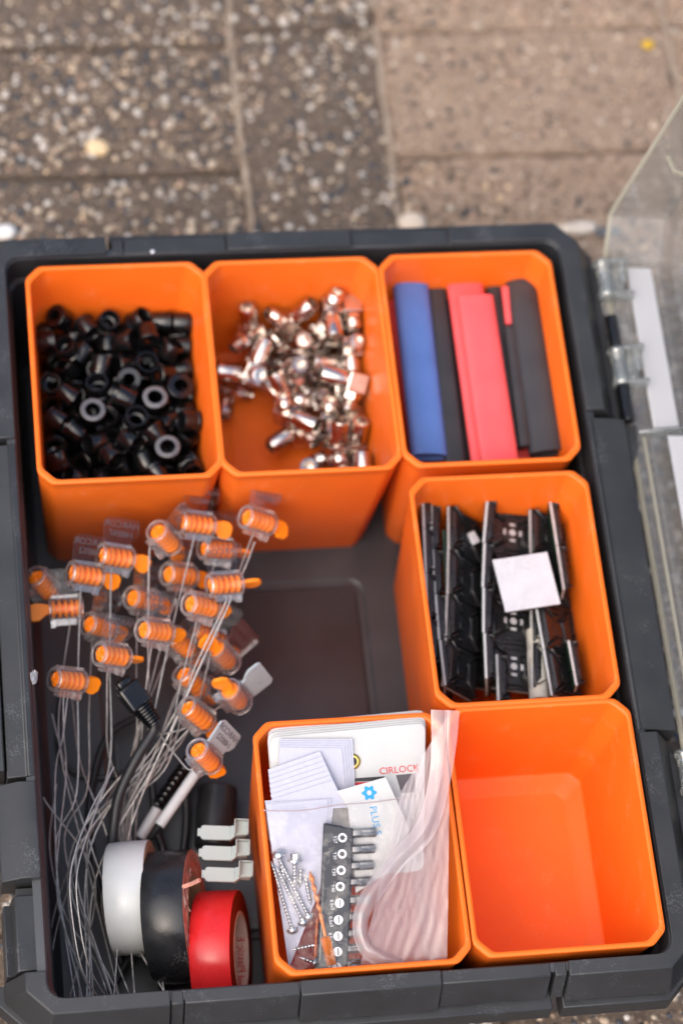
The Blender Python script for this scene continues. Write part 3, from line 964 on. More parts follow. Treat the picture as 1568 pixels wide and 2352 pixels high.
m = MB()
m.lathe([(.042, .060), (.074, .060), (.078, .056), (.078, .038), (.070, .033), (.068, -.057), (.066, -.060), (.058, -.060), (.056, -.057), (.054, .028), (.042, .033), (.042, .060)], 24)
m.v = [p * .86 for p in m.v]
fer_mesh = m.mesh('sleeve', 'gloss_black', 40)
m = MB().lathe([(.040, .0521), (.041, .0535), (.061, .0535), (.063, .0521)], 28)  # added flat ring that carries the painted sky reflection
ring_mesh = m.mesh('sheen_face', 'ring_sheen', 40)
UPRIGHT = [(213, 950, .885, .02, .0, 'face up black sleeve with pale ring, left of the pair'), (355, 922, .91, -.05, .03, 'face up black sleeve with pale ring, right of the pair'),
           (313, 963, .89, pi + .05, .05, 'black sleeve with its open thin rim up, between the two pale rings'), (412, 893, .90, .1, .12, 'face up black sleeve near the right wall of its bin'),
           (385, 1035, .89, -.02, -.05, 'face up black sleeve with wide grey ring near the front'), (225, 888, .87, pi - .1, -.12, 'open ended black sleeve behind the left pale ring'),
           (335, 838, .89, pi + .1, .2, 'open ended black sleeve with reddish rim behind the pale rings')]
up_at = []
for px, py, z, rx, ry, lab in UPRIGHT:
    q = at(px, py, z)
    up_at.append(q)
    o = link('plastic_sleeve', fer_mesh, None, q, (rx, ry, 0))
    o.scale = (1.1, 1.1, 1.0)
    tag(o, lab, 'sleeve', 'black sleeves heaped in the back left bin')
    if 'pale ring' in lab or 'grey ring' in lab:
        link('sheen_face', ring_mesh, o)
for p in poses(FERRULE_POSES):
    c = Vector((p[0], p[1], p[2] + ZR))
    if any((c - q).length < .115 or ((c - q).xy.length < .09 and c.z > q.z) for q in up_at):
        continue
    o = link('plastic_sleeve', fer_mesh, None, c, p[3:6])
    tag(o, 'glossy black plastic sleeve in the heap in the back left bin', 'sleeve', 'black sleeves heaped in the back left bin')

# ---------------------------------------------------------------- nickel fittings in the back middle bin
m = MB()
m.box((0, 0, 0), (.11, .11, .11))
blk_mesh = m.mesh('block', 'nickel', None)
m = MB()
m.lathe([(.036, -.05), (.036, -.062), (.050, -.068), (.050, -.198), (.046, -.205), (.034, -.205), (.032, -.15)], 20, cap1=True)
bar_mesh = m.mesh('barrel', 'nickel', 40)
m = MB()
pr = [(.030, .05), (.030, .062)]
for k in range(5):
    pr += [(.044, .068 + k * .016), (.037, .076 + k * .016)]
pr += [(.040, .150), (.026, .152), (.024, .12)]
m.lathe(pr, 16, 'X', cap1=True)
m.lathe([(.030, .056), (.052, .058), (.052, .092), (.030, .094)], 6, 'X')
thr_mesh = m.mesh('threaded_end', 'nickel', 35)
for p in poses(FITTING_POSES):
    e = empty('elbow_fitting', (p[0], p[1], p[2] + ZR), p[3:6])
    e.scale = (1.05, 1.05, 1.05)
    tag(e, 'shiny nickel elbow fitting in the heap in the back middle bin', 'fitting', 'nickel elbow fittings in the back middle bin')
    b = link('block', blk_mesh, e)
    bevel(b, .007, 2)
    link('barrel', bar_mesh, e)
    link('threaded_end', thr_mesh, e)


# ---------------------------------------------------------------- heat shrink in the back right bin
def shrink(p_back, p_front, w0, w1, th, mat, label, zb, zf, roll=0.0, bow=0.0):
    """flattened tube from a back end to a front end (photo spots with heights)"""
    a, b = at(*p_back, zb), at(*p_front, zf)
    m = MB()
    N, K = 9, 28
    fw = (b - a).normalized()
    sd_ = fw.cross(Vector((0, 0, 1))).normalized()
    up = sd_.cross(fw).normalized()
    sd_, up = sd_ * cos(roll) + up * sin(roll), up * cos(roll) - sd_ * sin(roll)
    outer, inner = [], []
    for i in range(N):
        t = i / (N - 1)
        c = a.lerp(b, t) + up * (bow * sin(pi * t))
        w = w0 + (w1 - w0) * t
        lo, li = [], []
        for k in range(K):
            g = 2 * pi * k / K
            cx, cz = cos(g), sin(g)
            ex = math.copysign(abs(cx) ** .8, cx)
            ez = math.copysign(abs(cz) ** .7, cz)
            wob = 1 + .05 * sin(3 * t + k * .2)
            lo.append(c + sd_ * ex * w + up * ez * th * wob)
            li.append(c + sd_ * ex * (w - .012) + up * ez * max(.004, th * wob - .012))
        outer.append(lo)
        inner.append(li)
    m.loft([inner[1]] + [inner[0]] + outer + [inner[-1], inner[-2]], True, True, True)
    ctr = (a + b) / 2
    m.v = [v - ctr for v in m.v]
    o = m.build('heat_shrink_tube', mat, None, 50, loc=ctr)
    tag(o, label, 'heat shrink', 'heat shrink lengths in the back right bin')


# supporting layer first, then the ones on top
shrink((915, 690), (970, 1050), .07, .07, .035, 'red_tube', 'red heat shrink strip at the far left, under the blue tube', .86, .86)
shrink((1012, 690), (1068, 1085), .10, .10, .030, 'black_tube', 'wide flat black heat shrink between the blue and red tubes', .84, .88)
shrink((1000, 655), (1045, 1070), .055, .06, .022, 'black_tube', 'narrow black heat shrink right beside the blue tube', .98, 1.00)
shrink((1205, 690), (1245, 1085), .10, .10, .03, 'black_tube', 'flat black heat shrink lying lowest at the right', .82, .84)
shrink((1165, 690), (1205, 1080), .05, .05, .03, 'red_tube', 'red heat shrink showing between the black tubes', .90, .86)
shrink((1066, 650), (1125, 1075), .105, .105, .026, 'red_tube', 'longer red heat shrink under the top red one', 1.02, 1.00)
shrink((1133, 655), (1190, 1030), .045, .045, .022, 'black_tube', 'narrow black heat shrink beside the red tubes', .98, .97)
shrink((1162, 660), (1172, 745), .030, .030, .014, 'red_tube', 'short red heat shrink stub beside the large black tube', 1.035, 1.02)
shrink((1170, 752), (1205, 1025), .032, .032, .016, 'black_tube', 'thin black heat shrink in front of the red stub', 1.035, 1.03)
shrink((1195, 650), (1255, 1042), .092, .102, .050, 'black_tube', 'large round black heat shrink at the right', 1.03, 1.02, -.2)
shrink((1090, 682), (1148, 1070), .105, .110, .028, 'red_tube', 'topmost red heat shrink, shorter than its neighbour', 1.085, 1.055)
shrink((940, 640), (985, 1050), .105, .105, .052, 'blue_tube', 'wide blue heat shrink tube at the left', 1.02, 1.01, .1)

# ---------------------------------------------------------------- cable tie mounts in the right bin
PW = .268


def pad_meshes():
    m = MB()
    h = PW / 2 - .002
    m.box((0, 0, .012), (h * 2, h * 2, .018))
    # arched cradles left and right of the centre, thin ridges above and below
    for s in (-1, 1):
        poly = [(s * .128, -.115), (s * .128, .115), (s * .045, .062), (s * .052, 0), (s * .045, -.062)]
        poly = poly if s < 0 else poly[::-1]
        l0 = [Vector((x, y, .02)) for x, y in poly]
        l1 = [Vector((s * .09 + (x - s * .09) * .8, y * .8, .040)) for x, y in poly]
        m.loft([l0, l1], True, True, True)
        m.box((0, s * .105, .028), (.10, .012, .018))
        for q in (-1, 1):
            R = Matrix.Rotation(s * q * radians(32), 3, 'Z')
            m.box((q * .085, s * .092, .034), (.11, .008, .03), R)
    m.box((0, 0, .024), (.085, .085, .014))
    plate = m.mesh('mount_plate', 'pad', 30)
    m = MB()
    T = Matrix.Translation((0, 0, .0325))
    m.lathe([(.0, 0), (.020, 0)], 14, T=T)
    for a in range(4):
        R = Matrix.Rotation(a * pi / 2, 4, 'Z')
        m.add([(T @ R @ Vector((x, y, 0))) for x, y in ((.040, -.017), (.055, -.017), (.055, .017), (.040, .017))], [(0, 1, 2, 3)])
    holes = m.mesh('mount_hole', 'foam', None)
    m = MB()
    m.box((0, 0, -.004), (h * 2, h * 2, .013))
    foam = m.mesh('foam_backing', 'foam', 30)
    m = MB()
    m.box((0, 0, -.013), (h * 2 + .004, h * 2 + .004, .004))
    liner = m.mesh('backing_paper', 'liner', 30)
    m = MB()
    m.box((0, 0, -.013), (h * 2 + .004, h * 2 + .004, .004))
    film = m.mesh('backing_film', 'board', 30)
    return plate, holes, foam, liner, film


PLATE, HOLES, FOAM, LINER, FILM = pad_meshes()


def mount_strip(origin, ydir, normal, n, label, bend=0.0, cols=1, holes=True):
    """n pads in a row along ydir; normal = side with the cradles; origin = back end of the top edge"""
    y = Vector(ydir).normalized()
    nz_ = Vector(normal)
    nz_ = (nz_ - y * nz_.dot(y)).normalized()
    x = y.cross(nz_)
    R = Matrix((x, y, nz_)).transposed()
    e = empty('mount_strip', origin, R)
    tag(e, label, 'cable mount', 'strips of adhesive cable mounts in the right bin')
    for c in range(cols):
        for k in range(n):
            T = (PW * (c + .5), PW * (k + .5), bend * (k - n / 2) ** 2)
            rot = (2 * bend * (k - n / 2 + .5) / PW, 0, 0)
            p = link('mount_pad', PLATE, e, T, rot)
            bevel(p, .004, 1)
            if holes:
                link('mount_hole', HOLES, p)
            link('foam_backing', FOAM, p)
            link('backing_film', FILM, p)
    return e


def disp8(X, Y):
    return (1500 + X * .4464) / 1.5944, (1850 + Y * .4464) / 1.5944


def strip_from(Xa, Ya, Xb, Yb, z, lean_x, flip, n, label, bend=0.0, z2=None, cols=1, holes=True):
    """top edge runs from photo spot a (back) to b (front); lean_x: sideways run of the sheet per unit of drop"""
    a = at(*disp8(Xa, Ya), z)
    b = at(*disp8(Xb, Yb), z if z2 is None else z2)
    y = (b - a).normalized()
    down = Vector((lean_x, 0, -1))
    down = (down - y * down.dot(y)).normalized()
    # local x = y cross normal must equal 'down'  ->  normal = down cross y
    nrm = down.cross(y)
    if not flip:
        # cradles on the other side: start from the front end
        y = -y
        nrm = down.cross(y)
        a = b
    return mount_strip(a, y, nrm, n, label, bend, cols, holes)


strip_from(118, 85, 165, 1300, 1.08, .16, False, 4, 'black cable mount strip standing against the left wall of the bin', holes=False)
strip_from(175, 140, 262, 1480, 1.05, .12, False, 4, 'thin black mount strip second from the left wall', .004, holes=False)
strip_from(322, 155, 290, 1480, 1.05, .95, False, 4, 'black mount strip leaning with its cradles up, third from the left', -.003, holes=False)
strip_from(618, 145, 590, 1420, 1.06, .18, False, 4, 'upright black mount strip with a pale edge in the middle of the bin', .005, holes=False)
strip_from(640, 170, 650, 1500, .90, 4.5, False, 4, 'black mount strip lying face up along the middle of the bin')
strip_from(985, 120, 1000, 1500, .97, 1.5, False, 4, 'black mount strip sloping down right of the face up one', holes=False)
strip_from(1040, 850, 1165, 1560, 1.03, 1.0, False, 2, 'short black mount strip leaning at the front right of the bin', holes=False)
strip_from(1205, 285, 1268, 690, 1.02, .10, False, 2, 'short mount strip with thick pale edge by the right wall', holes=False)
strip_from(1320, 1190, 1372, 1480, 1.02, .10, False, 1, 'single upright mount near the right wall', holes=False)
strip_from(725, 1440, 731, 1600, 1.0, .3, False, 1, 'single upright mount by the front wall of the bin', holes=False)
strip_from(1060, 300, 1180, 1480, .78, 5.0, False, 4, 'deep black mount strip lying by the right wall of the bin', holes=False)
strip_from(330, 250, 330, 1480, .72, 6.0, False, 4, 'deep black mount strip lying low in the left of the bin', holes=False)
strip_from(860, 170, 900, 1500, .76, 5.0, False, 4, 'deep black mount strip lying under the middle ones', holes=False)
# loose mount lying upside down on top, paper side up
c_ = [at(*disp8(*q), 1.10) for q in ((697, 465), (1143, 400), (1205, 808), (757, 877))]
ctr = sum(c_, Vector()) / 4
ex = ((c_[1] - c_[0]) + (c_[2] - c_[3])).normalized()
e = empty('cable_mount', ctr, Matrix((ex, -(Vector((0, 0, 1)).cross(ex)), Vector((0, 0, -1)))).transposed())
tag(e, 'single cable mount lying upside down, white square paper side up', 'cable mount')
sc_ = (c_[1] - c_[0]).length / PW
for nm, me in (('mount_pad', PLATE), ('foam_backing', FOAM), ('backing_paper', LINER)):
    o = link(nm, me, e)
    o.scale = (sc_, sc_, 1)
# green edged card and beige roll of backing paper
a, b = at(*disp8(262, 200), 1.00), at(*disp8(305, 1200), .98)
m = MB()
for k, dx in ((0, 0), (1, .05)):
    pass
y_ = (b - a).normalized()
xx = Vector((.45, 0, -1)).normalized()
slab(m, [a, b, b + xx * .2, a + xx * .2], Vector((1, 0, .1)).normalized(), .02)
ctr = (a + b) / 2
m.v = [v - ctr for v in m.v]
o = m.build('card', 'board', None, 30, .003, loc=ctr)
tag(o, 'dark green card standing between the left mount strips', 'card')
a, b = at(*disp8(1030, 1030), .93), at(*disp8(1062, 1600), .93)
m = MB()
m.tube([a, a.lerp(b, .3), a.lerp(b, .31), b], [.052, .052, .055, .055], 20)
ctr = (a + b) / 2
m.v = [v - ctr for v in m.v]
o = m.build('paper_roll', 'beige', None, 50, loc=ctr)
tag(o, 'beige rolled paper strip between the mount strips', 'paper roll')
o = MB().box((0, 0, 0), (.05, .07, .02)).build('paper_scrap', 'liner', None, 30, .003, loc=at(*disp8(520, 270), .95), rot=(.2, .3, .5))
tag(o, 'tiny white paper scrap by the back wall of the mount bin', 'paper')

# ---------------------------------------------------------------- tape rolls
def tape_roll(px, py, z, R_, Rc, W, phi, yaw, mats, name, label):
    """roll on edge: axis along local X, right end raised by phi; (px,py) = photo spot of the roll centre at height z"""
    c = at(px, py, z)
    e = empty('tape_roll', c, Euler((0, -phi, yaw), 'XYZ'))
    tag(e, label, 'tape roll', 'rolls of insulating tape')
    h = W / 2
    rd = random.Random(name)
    m = MB()
    m.lathe([(Rc + .02, -h), (R_ - .004, -h), (R_, -h + .004), (R_ + .0015, 0), (R_, h - .004), (R_ - .003, h)], 72, 'X')
    m.build('tape', mats[0], e, 50)
    m = MB()
    pr = [(R_ - .003, h)]
    nr = 16
    for k in range(nr):
        rr_ = R_ - .006 - (R_ - Rc - .028) * k / (nr - 1)
        pr += [(rr_, h + rd.uniform(-.004, .003))]
    pr += [(Rc + .018, h)]
    m.lathe(pr, 72, 'X')
    side = m.build('tape_side', mats[1], e, 50)
    m = MB()
    m.lathe([(Rc + .02, h), (Rc + .018, h + .004), (Rc + .002, h + .004), (Rc, h), (Rc, -h), (Rc + .02, -h)], 48, 'X')
    core = m.build('core', mats[2], e, 50)
    return e, core, c


RW = .215
e, core, c = tape_roll(306, 2062, .46, .300, .19, RW, radians(13), radians(-3), ('white_tape', 'card', 'card'), 'w', 'white electrical tape roll, leftmost of the three rolls')
# torn label flap beside the white roll
m = MB()
pts = []
for k in range(9):
    pts.append(Vector((.112 + random.uniform(-.004, .006), -.10 - .012 * k, -.14 - .004 * k + random.uniform(-.01, .01))))
for k in range(8):
    m.add([pts[k], pts[k] + Vector((.03, -.01, .05)), pts[k + 1] + Vector((.03, -.01, .05)), pts[k + 1]], [(0, 1, 2, 3)])
m.build('torn_label', 'pinkcard', e, None)
e, core, c = tape_roll(402, 2106, .50, .352, .21, .225, radians(15), radians(-4), ('black_tape', 'pinkcard', 'card'), 'b', 'black electrical tape roll with torn pink label, middle of the three rolls')
rd = random.Random(3)
m = MB()
for k in range(26):          # shreds of torn label on the right face
    a = rd.uniform(-.2, pi * .75)
    r = rd.uniform(.24, .335)
    p = Vector((.114, r * cos(a), r * sin(a)))
    t = Vector((0, -sin(a), cos(a)))
    n_ = Vector((0, cos(a), sin(a)))
    l, w = rd.uniform(.02, .06), rd.uniform(.008, .022)
    lift = rd.uniform(.001, .012)
    m.add([p - t * l, p + t * l + Vector((lift, 0, 0)), p + t * l * .8 + n_ * w + Vector((lift * 2, 0, 0)), p - t * l * .7 + n_ * w], [(0, 1, 2, 3)])
m.build('torn_label', 'core', e, None)
m = MB().tube([Vector((.11, .06, .335)), Vector((.16, .07, .345)), Vector((.21, .08, .372))], .012, 6)
m.build('torn_label', 'pinkcard', e, 50)
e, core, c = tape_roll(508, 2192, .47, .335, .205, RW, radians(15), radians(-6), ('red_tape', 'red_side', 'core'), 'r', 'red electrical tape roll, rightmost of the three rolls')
# words printed inside the core, on its lower wall, reading from front to back
me = text_mesh('Vinyl Plastic E', .060, 'ink_red', False, .0006, 'CENTER').copy()
rc = (.205 - .0025) * S
for v in me.vertices:
    s_, q_, d_ = v.co.x, v.co.y, v.co.z
    ang = -pi / 2 - .10 + s_ / rc
    v.co = Vector((RW / 2 * S - .036 * S + (q_), (rc - d_) * cos(ang), (rc - d_) * sin(ang)))
o = link('printed_words', me, core)

# ---------------------------------------------------------------- grey clips beside the tags bin
clip_m = MB()
clip_m.prism([(-.19, -.022), (-.17, -.022), (-.17, -.032), (-.155, -.040), (.0, -.040), (.0, .040), (-.155, .040), (-.17, .034), (-.17, .022), (-.19, .022)], -.012, .012)
clip_m.prism([(-.005, -.040), (.03, -.015), (.03, .05), (-.005, .04)], -.07, .010)
clip_m.box((.058, .030, .012), (.078, .080, .010))
clip_m.box((.022, .030, .040), (.009, .084, .066))
clip_m.box((.096, .030, .040), (.009, .084, .066))
clip_m.box((.058, .072, .030), (.078, .008, .046))
clip_m.box((.058, -.004, -.04), (.060, .016, .10))
clip_me = clip_m.mesh('clip', 'clip', 30)
for k, (px, py, z, lab) in enumerate(((530, 1914, .88, 'pale grey plastic clip at the back of the row beside the tags bin'),
                                      (533, 1961, .88, 'pale grey plastic clip in the middle of the row beside the tags bin'),
                                      (540, 2010, .88, 'pale grey plastic clip just behind the red tape roll'))):
    q = at(px, py, z)
    o = link('plastic_clip', clip_me, None, q, (.12, -.05, -.12))
    o.scale = (.92, .95, .9)
    bevel(o, .004, 1)
    tag(o, lab, 'clip', 'pale grey clips beside the tags bin')

# ---------------------------------------------------------------- cables in the well
def cable(pts, r, name, mat, label, cat='cable', group=None, n=10, parts=None):
    P = [at(x, y, z) for x, y, z in pts]
    ctr = P[0].copy()
    e = empty(name, ctr)
    tag(e, label, cat, group)
    m = MB().tube([p - ctr for p in spline(P, 10)], r, n)
    m.build('cord', mat, e, 60)
    return e, ctr


e, c0 = cable([(354, 1664, .76), (350, 1684, .74), (312, 1745, .70), (276, 1820, .64), (262, 1890, .58), (258, 1960, .48), (275, 2080, .3), (300, 2200, .25)], .030, 'charging_cable', 'rubber',
              'black cable with moulded plug lying among the wire seals')
# moulded plug
a, b = at(356, 1664, .76), at(292, 1578, .84)
d = (b - a).normalized()
R = d.to_track_quat('X', 'Z').to_matrix()
m = MB()
pr = []
for k in range(7):
    pr += [(.036 + .003 * k, .0 + k * .018), (.046 + .003 * k, .006 + k * .018), (.046 + .003 * k, .013 + k * .018)]
m.lathe([(p_[0], p_[1]) for p_ in pr], 16, 'X', T=Matrix.Translation(a - c0) @ R.to_4x4(), cap0=True, cap1=True)
m.build('strain_relief', 'gloss_black', e, 40)
m = MB()
m.box(a - c0 + d * .19, (.15, .135, .09), R)
m.box(a - c0 + d * .28, (.05, .095, .06), R)
m.build('plug', 'gloss_black', e, 30, .018, 3)
cable([(150, 1560, .2), (135, 1640, .2), (140, 1740, .18), (200, 1785, .17), (280, 1775, .17), (345, 1730, .17), (400, 1690, .17), (425, 1640, .17)], .013, 'thin_cable', 'rubber', 'thin black cable looping over the floor of the well')
cable([(330, 1640, .22), (250, 1690, .22), (215, 1790, .2), (205, 1900, .2), (230, 2050, .2), (285, 2230, .2)], .02, 'thin_cable', 'rubber', 'black cable running down towards the front left corner')
cable([(345, 1770, .3), (352, 1830, .28), (358, 1900, .26), (375, 1960, .25), (370, 2040, .2)], .022, 'thin_cable', 'rubber', 'short black cable behind the black tape roll')
cable([(425, 1810, .25), (428, 1880, .22), (420, 1960, .2), (400, 2030, .2)], .022, 'thin_cable', 'rubber', 'black cable passing under the white sleeve')
cable([(250, 2290, .3), (300, 2200, .28), (345, 2210, .28), (380, 2280, .3)], .022, 'thin_cable', 'rubber', 'black cable under the white and black tape rolls')

# white sleeve with black lead, second sleeve, coiled spring
a, b = at(455, 1768, .52), at(366, 1896, .46)
e = empty('white_sleeve', a)
tag(e, 'white plastic sleeve on a black lead below the lowest seals', 'sleeve')
m = MB().tube([Vector((0, 0, 0)), (b - a) * .5, b - a], .030, 20)
m.build('sleeve_pipe', 'white_pipe', e, 60)
m = MB().tube([(b - a) * .98, at(345, 1925, .40) - a, at(330, 1960, .32) - a, at(318, 2020, .25) - a], .020, 10)
m.build('lead', 'rubber', e, 60)
a, b = at(362, 1858, .33), at(322, 1925, .30)
m = MB().tube([Vector(), b - a], .032, 18)
o = m.build('white_sleeve', 'white_pipe', None, 60, loc=a)
tag(o, 'second white sleeve half hidden behind the white tape roll', 'sleeve')
a, b = at(425, 1762, .36), at(362, 1850, .33)
N = 150
d = (b - a)
u = d.orthogonal().normalized()
w = d.normalized().cross(u)
m = MB().tube([d * (k / N) + (u * cos(k * .62) + w * sin(k * .62)) * .030 for k in range(N)], .008, 5)
e = m.build('spring_coil', 'gloss_black', None, 60, loc=a)
tag(e, 'black coiled spring lying beside the white sleeve', 'spring')
a = at(440, 1745, .40)
o = MB().box((0, 0, 0), (.20, .10, .09)).build('black_adapter', 'gloss_black', None, 30, .015, 3, loc=at(425, 1770, .30), rot=(.2, .1, .9))
tag(o, 'small black adapter under the lowest wire seal', 'adapter')
# black cylinder lying against the bin wall
a, b = at(500, 1810, .26), at(492, 1950, .26)
o = MB().tube([Vector(), b - a], .11, 28).build('black_canister', 'rubber', None, 50, .012, 2, loc=a)
tag(o, 'matt black canister on the well floor beside the tags bin', 'canister')

# ---------------------------------------------------------------- wire seals
CR = CM @ Vector((1, 0, 0))
CU = CM @ Vector((0, 1, 0))
CF = CM @ Vector((0, 0, -1))


def seal_meshes():
    D = {}
    m = MB()   # clear barrel with a collar at the plain end
    m.lathe([(.052, -.105), (.074, -.104), (.078, -.095), (.078, -.070), (.070, -.062), (.070, .085), (.074, .09), (.074, .104), (.045, .106)], 20, 'X')
    # wire block below and rail above
    D['case'] = m.mesh('case', 'clear_case', 40)
    m = MB()
    m.box((.018, 0, -.082), (.165, .058, .042))
    m.box((.085, 0, -.085), (.03, .05, .06))
    m.box((.0, 0, .078), (.18, .045, .02))
    m.lathe([(.060, -.106), (.076, -.106), (.080, -.098), (.072, -.092), (.060, -.106)], 20, 'X')
    m.lathe([(.066, .098), (.075, .098), (.075, .106), (.066, .106), (.066, .098)], 20, 'X')
    D['block'] = m.mesh('wire_block', 'clear_block', 40)
    m = MB()   # ribbed rotor
    pr = [(.0, -.088), (.049, -.086), (.052, -.080), (.052, -.060), (.030, -.055)]
    for k in range(4):
        x = -.038 + k * .039
        pr += [(.030, x - .012), (.056, x - .008), (.059, x + .002), (.056, x + .010), (.030, x + .014)]
    pr += [(.030, .1), (.0, .1)]
    m.lathe(pr, 20, 'X')
    for k in range(5):   # swirl on the end face
        a = 2 * pi * k / 5
        P_ = []
        for q in range(6):
            g = a + q * .28
            r = .006 + q * .0072
            P_.append(Vector((-.089 - .004 * sin(pi * q / 5), r * cos(g), r * sin(g))))
        m.tube(P_, [.003, .005, .006, .007, .007, .006], 6)
    D['rotor'] = m.mesh('rotor', 'seal_orange', 40)
    m = MB()   # twist wing
    pts = [(.095, -.020), (.125, -.030), (.160, -.054), (.200, -.056), (.225, -.034), (.225, .010), (.205, .030), (.170, .036), (.125, .030), (.095, .020)]
    l0 = [Vector((x, -.012, z)) for x, z in pts]
    l1 = [Vector((x, .012, z)) for x, z in pts]
    m.loft([l0, l1], True, True, True)
    D['wing'] = m.mesh('wing', 'seal_orange', 30)
    m = MB()   # printed flag
    pts = [(-.100, .082), (.085, .082), (.090, .110), (.118, .132), (.140, .165), (.140, .235), (.126, .252), (-.072, .252), (-.100, .228)]
    l0 = [Vector((x, -.009, z)) for x, z in pts]
    l1 = [Vector((x, .009, z)) for x, z in pts]
    m.loft([l0, l1], True, True, True)
    D['flag'] = m.mesh('flag', 'clear_flag', 30)
    D['flag_grey'] = m.mesh('flag', 'grey_flag', 30)
    return D


SM = seal_meshes()
SS = .87
wrng = random.Random(8)

# px, py (photo spot of the barrel), height, image roll (deg, clockwise), yaw showing the plain end, flag tilt, kind, label
SEALS = [
    (592, 1196, 1.02, 18, 38, 28, 'c', 'rightmost of the highest wire seals, in front of the middle back bin'),
    (452, 1204, 1.00, 8, 25, 32, 'c', 'wire seal with orange wing before the corner between two back bins'),
    (378, 1236, .98, 48, 50, 25, 'c', 'wire seal turned end on, third from the right in the highest row'),
    (266, 1280, .94, 10, 28, 30, 'c', 'wire seal low before the front of the black sleeve bin'),
    (196, 1321, .92, 10, 28, 24, 'c', 'wire seal near the bottom left corner of the black sleeve bin'),
    (98, 1343, .85, 55, 48, 10, 'n', 'leftmost wire seal, end on beside the toolbox wall'),
    (152, 1398, .80, 176, -10, 5, 'n', 'wire seal with its orange wing pointing left'),
    (498, 1262, .84, 8, 30, 30, 'c', 'wire seal half hidden under the highest pair'),
    (412, 1322, .80, 8, 42, 30, 'c', 'dim wire seal in the second row, left of the bright one'),
    (516, 1343, 1.02, -4, 22, 22, 'c', 'bright wire seal with wing over the empty well floor'),
    (328, 1378, .76, 14, 48, 30, 'c', 'wire seal behind two crossing wires in the middle of the bunch'),
    (462, 1392, .98, 14, 42, 35, 'n', 'wire seal with clear spiral end just below the bright one'),
    (228, 1440, .74, 20, 48, 30, 'n', 'dim wire seal at the left, below the wing pointing left'),
    (356, 1450, .98, 10, 42, 20, 'c', 'sharp wire seal with spiral end in the centre of the bunch'),
    (258, 1506, .98, 12, 42, 15, 'n', 'wire seal above the black plug'),
    (156, 1563, .96, 10, 40, 10, 'n', 'lowest wire seal at the left side of the well'),
    (415, 1478, .70, 42, 40, 20, 'n', 'tilted wire seal under the centre one'),
    (478, 1462, .66, 30, 20, 30, 'c', 'wire seal buried below the spiral end one'),
    (512, 1508, .74, 232, -45, -175, 'c', 'wire seal with its wing reaching up left'),
    (540, 1600, .80, 236, -52, -175, 'g', 'wire seal with upper pale grey printed flag'),
    (440, 1566, .72, 48, 35, 30, 'n', 'steeply tilted wire seal above the lowest two'),
    (452, 1642, .80, 42, 35, 35, 'c', 'steep wire seal with its wing pointing down'),
    (470, 1738, .88, 52, 48, 40, 'g', 'lowest wire seal, with lower pale grey printed flag'),
]
NUM = ['148063', '148021', '148065', '148047', '148052', '148018']
for i, (px, py, z, roll, yaw, ftilt, kind, lab) in enumerate(SEALS):
    ftilt = ftilt * .6 if ftilt > 0 else ftilt
    c = at(px, py, z)
    r_ = radians(-roll)
    X = CR * cos(r_) + CU * sin(r_)
    Z = CU * cos(r_) - CR * sin(r_)
    flipz = 90 < roll < 270
    Y = Z.cross(X)
    g_ = radians(yaw)
    X, Y = X * cos(g_) + Y * sin(g_), Y * cos(g_) - X * sin(g_)
    if flipz:
        Z, Y = -Z, -Y
    R = Matrix((X, Y, Z)).transposed()
    e = empty('wire_seal', c, R)
    e.scale = (SS, SS, SS)
    tag(e, 'clear and orange ' + lab, 'wire seal', 'clear and orange wire seals in the well')
    link('case', SM['case'], e)
    link('wire_block', SM['block'], e)
    link('rotor', SM['rotor'], e)
    w_ = link('wing', SM['wing'], e)
    w_.scale = (1.06, 1.0, 1.25)
    w_.rotation_euler = (radians(wrng.choice((20, -25, 40, 70, 10))), 0, 0)
    if kind != 'n' or i % 2 == 0:
        f = link('flag', SM['flag_grey' if kind == 'g' else 'flag'], e)
        # tilt the flag about its root so it stands behind the barrel
        T = Matrix.Translation((0, 0, .085 * S)) @ Matrix.Rotation(radians(-ftilt if ftilt > 0 else ftilt + 180), 4, 'X') @ Matrix.Translation((0, 0, -.085 * S))
        f.matrix_local = T
        side_ = -1
        for s_, dz, sz in (('HARCOR', .208, .058), (NUM[i % 6], .148, .056)):
            tm = text_mesh(s_, sz, 'ink_grey' if kind != 'g' else 'ink_grey', True, .0006)
            t = link('printed_words', tm, f, (.015, side_ * .0100, dz), (pi / 2, 0, 0))
    # pair of wires from the block down to the front left of the well
    inv = (Matrix.Translation(c) @ R.to_4x4() @ Matrix.Scale(SS, 4)).inverted()
    start = c + R @ Vector((.0, -.01, -.088))
    st_px = px
    for k in range(2 if i in (9, 15) else 1):
        sgn = 1 if k else -1
        if st_px < 240:
            g1 = at(px - 20 + wrng.uniform(-15, 25), 1780 + wrng.uniform(-60, 60), .62)
            g2 = at(120 + wrng.uniform(-5, 110), 2010 + wrng.uniform(-60, 60), .48)
            g3 = at(150 + wrng.uniform(-15, 150), 2300, .42)
        else:
            g1 = at(325 + (px - 400) * .5 + wrng.uniform(-30, 30), 1720 + wrng.uniform(-40, 40), .62)
            if i % 3:
                g2 = at(wrng.uniform(268, 320), 1880 + wrng.uniform(-40, 40), .40)
                g3 = at(wrng.uniform(270, 330), 2060, .22)
            else:
                g2 = at(wrng.uniform(140, 300), 1990 + wrng.uniform(-60, 60), .46)
                g3 = at(wrng.uniform(150, 400), 2300, .42)
        mid = start.lerp(g1, .5) + Vector((.012 * sgn, 0, .04))
        P = spline([start + R @ Vector((.012 * sgn, 0, .03)), start + R @ Vector((.012 * sgn, 0, -.02)), mid, g1, g2, g3], 9)
        m = MB().tube([inv @ p for p in P], .0050, 5)
        m.build('wire', 'wire', e, 60)

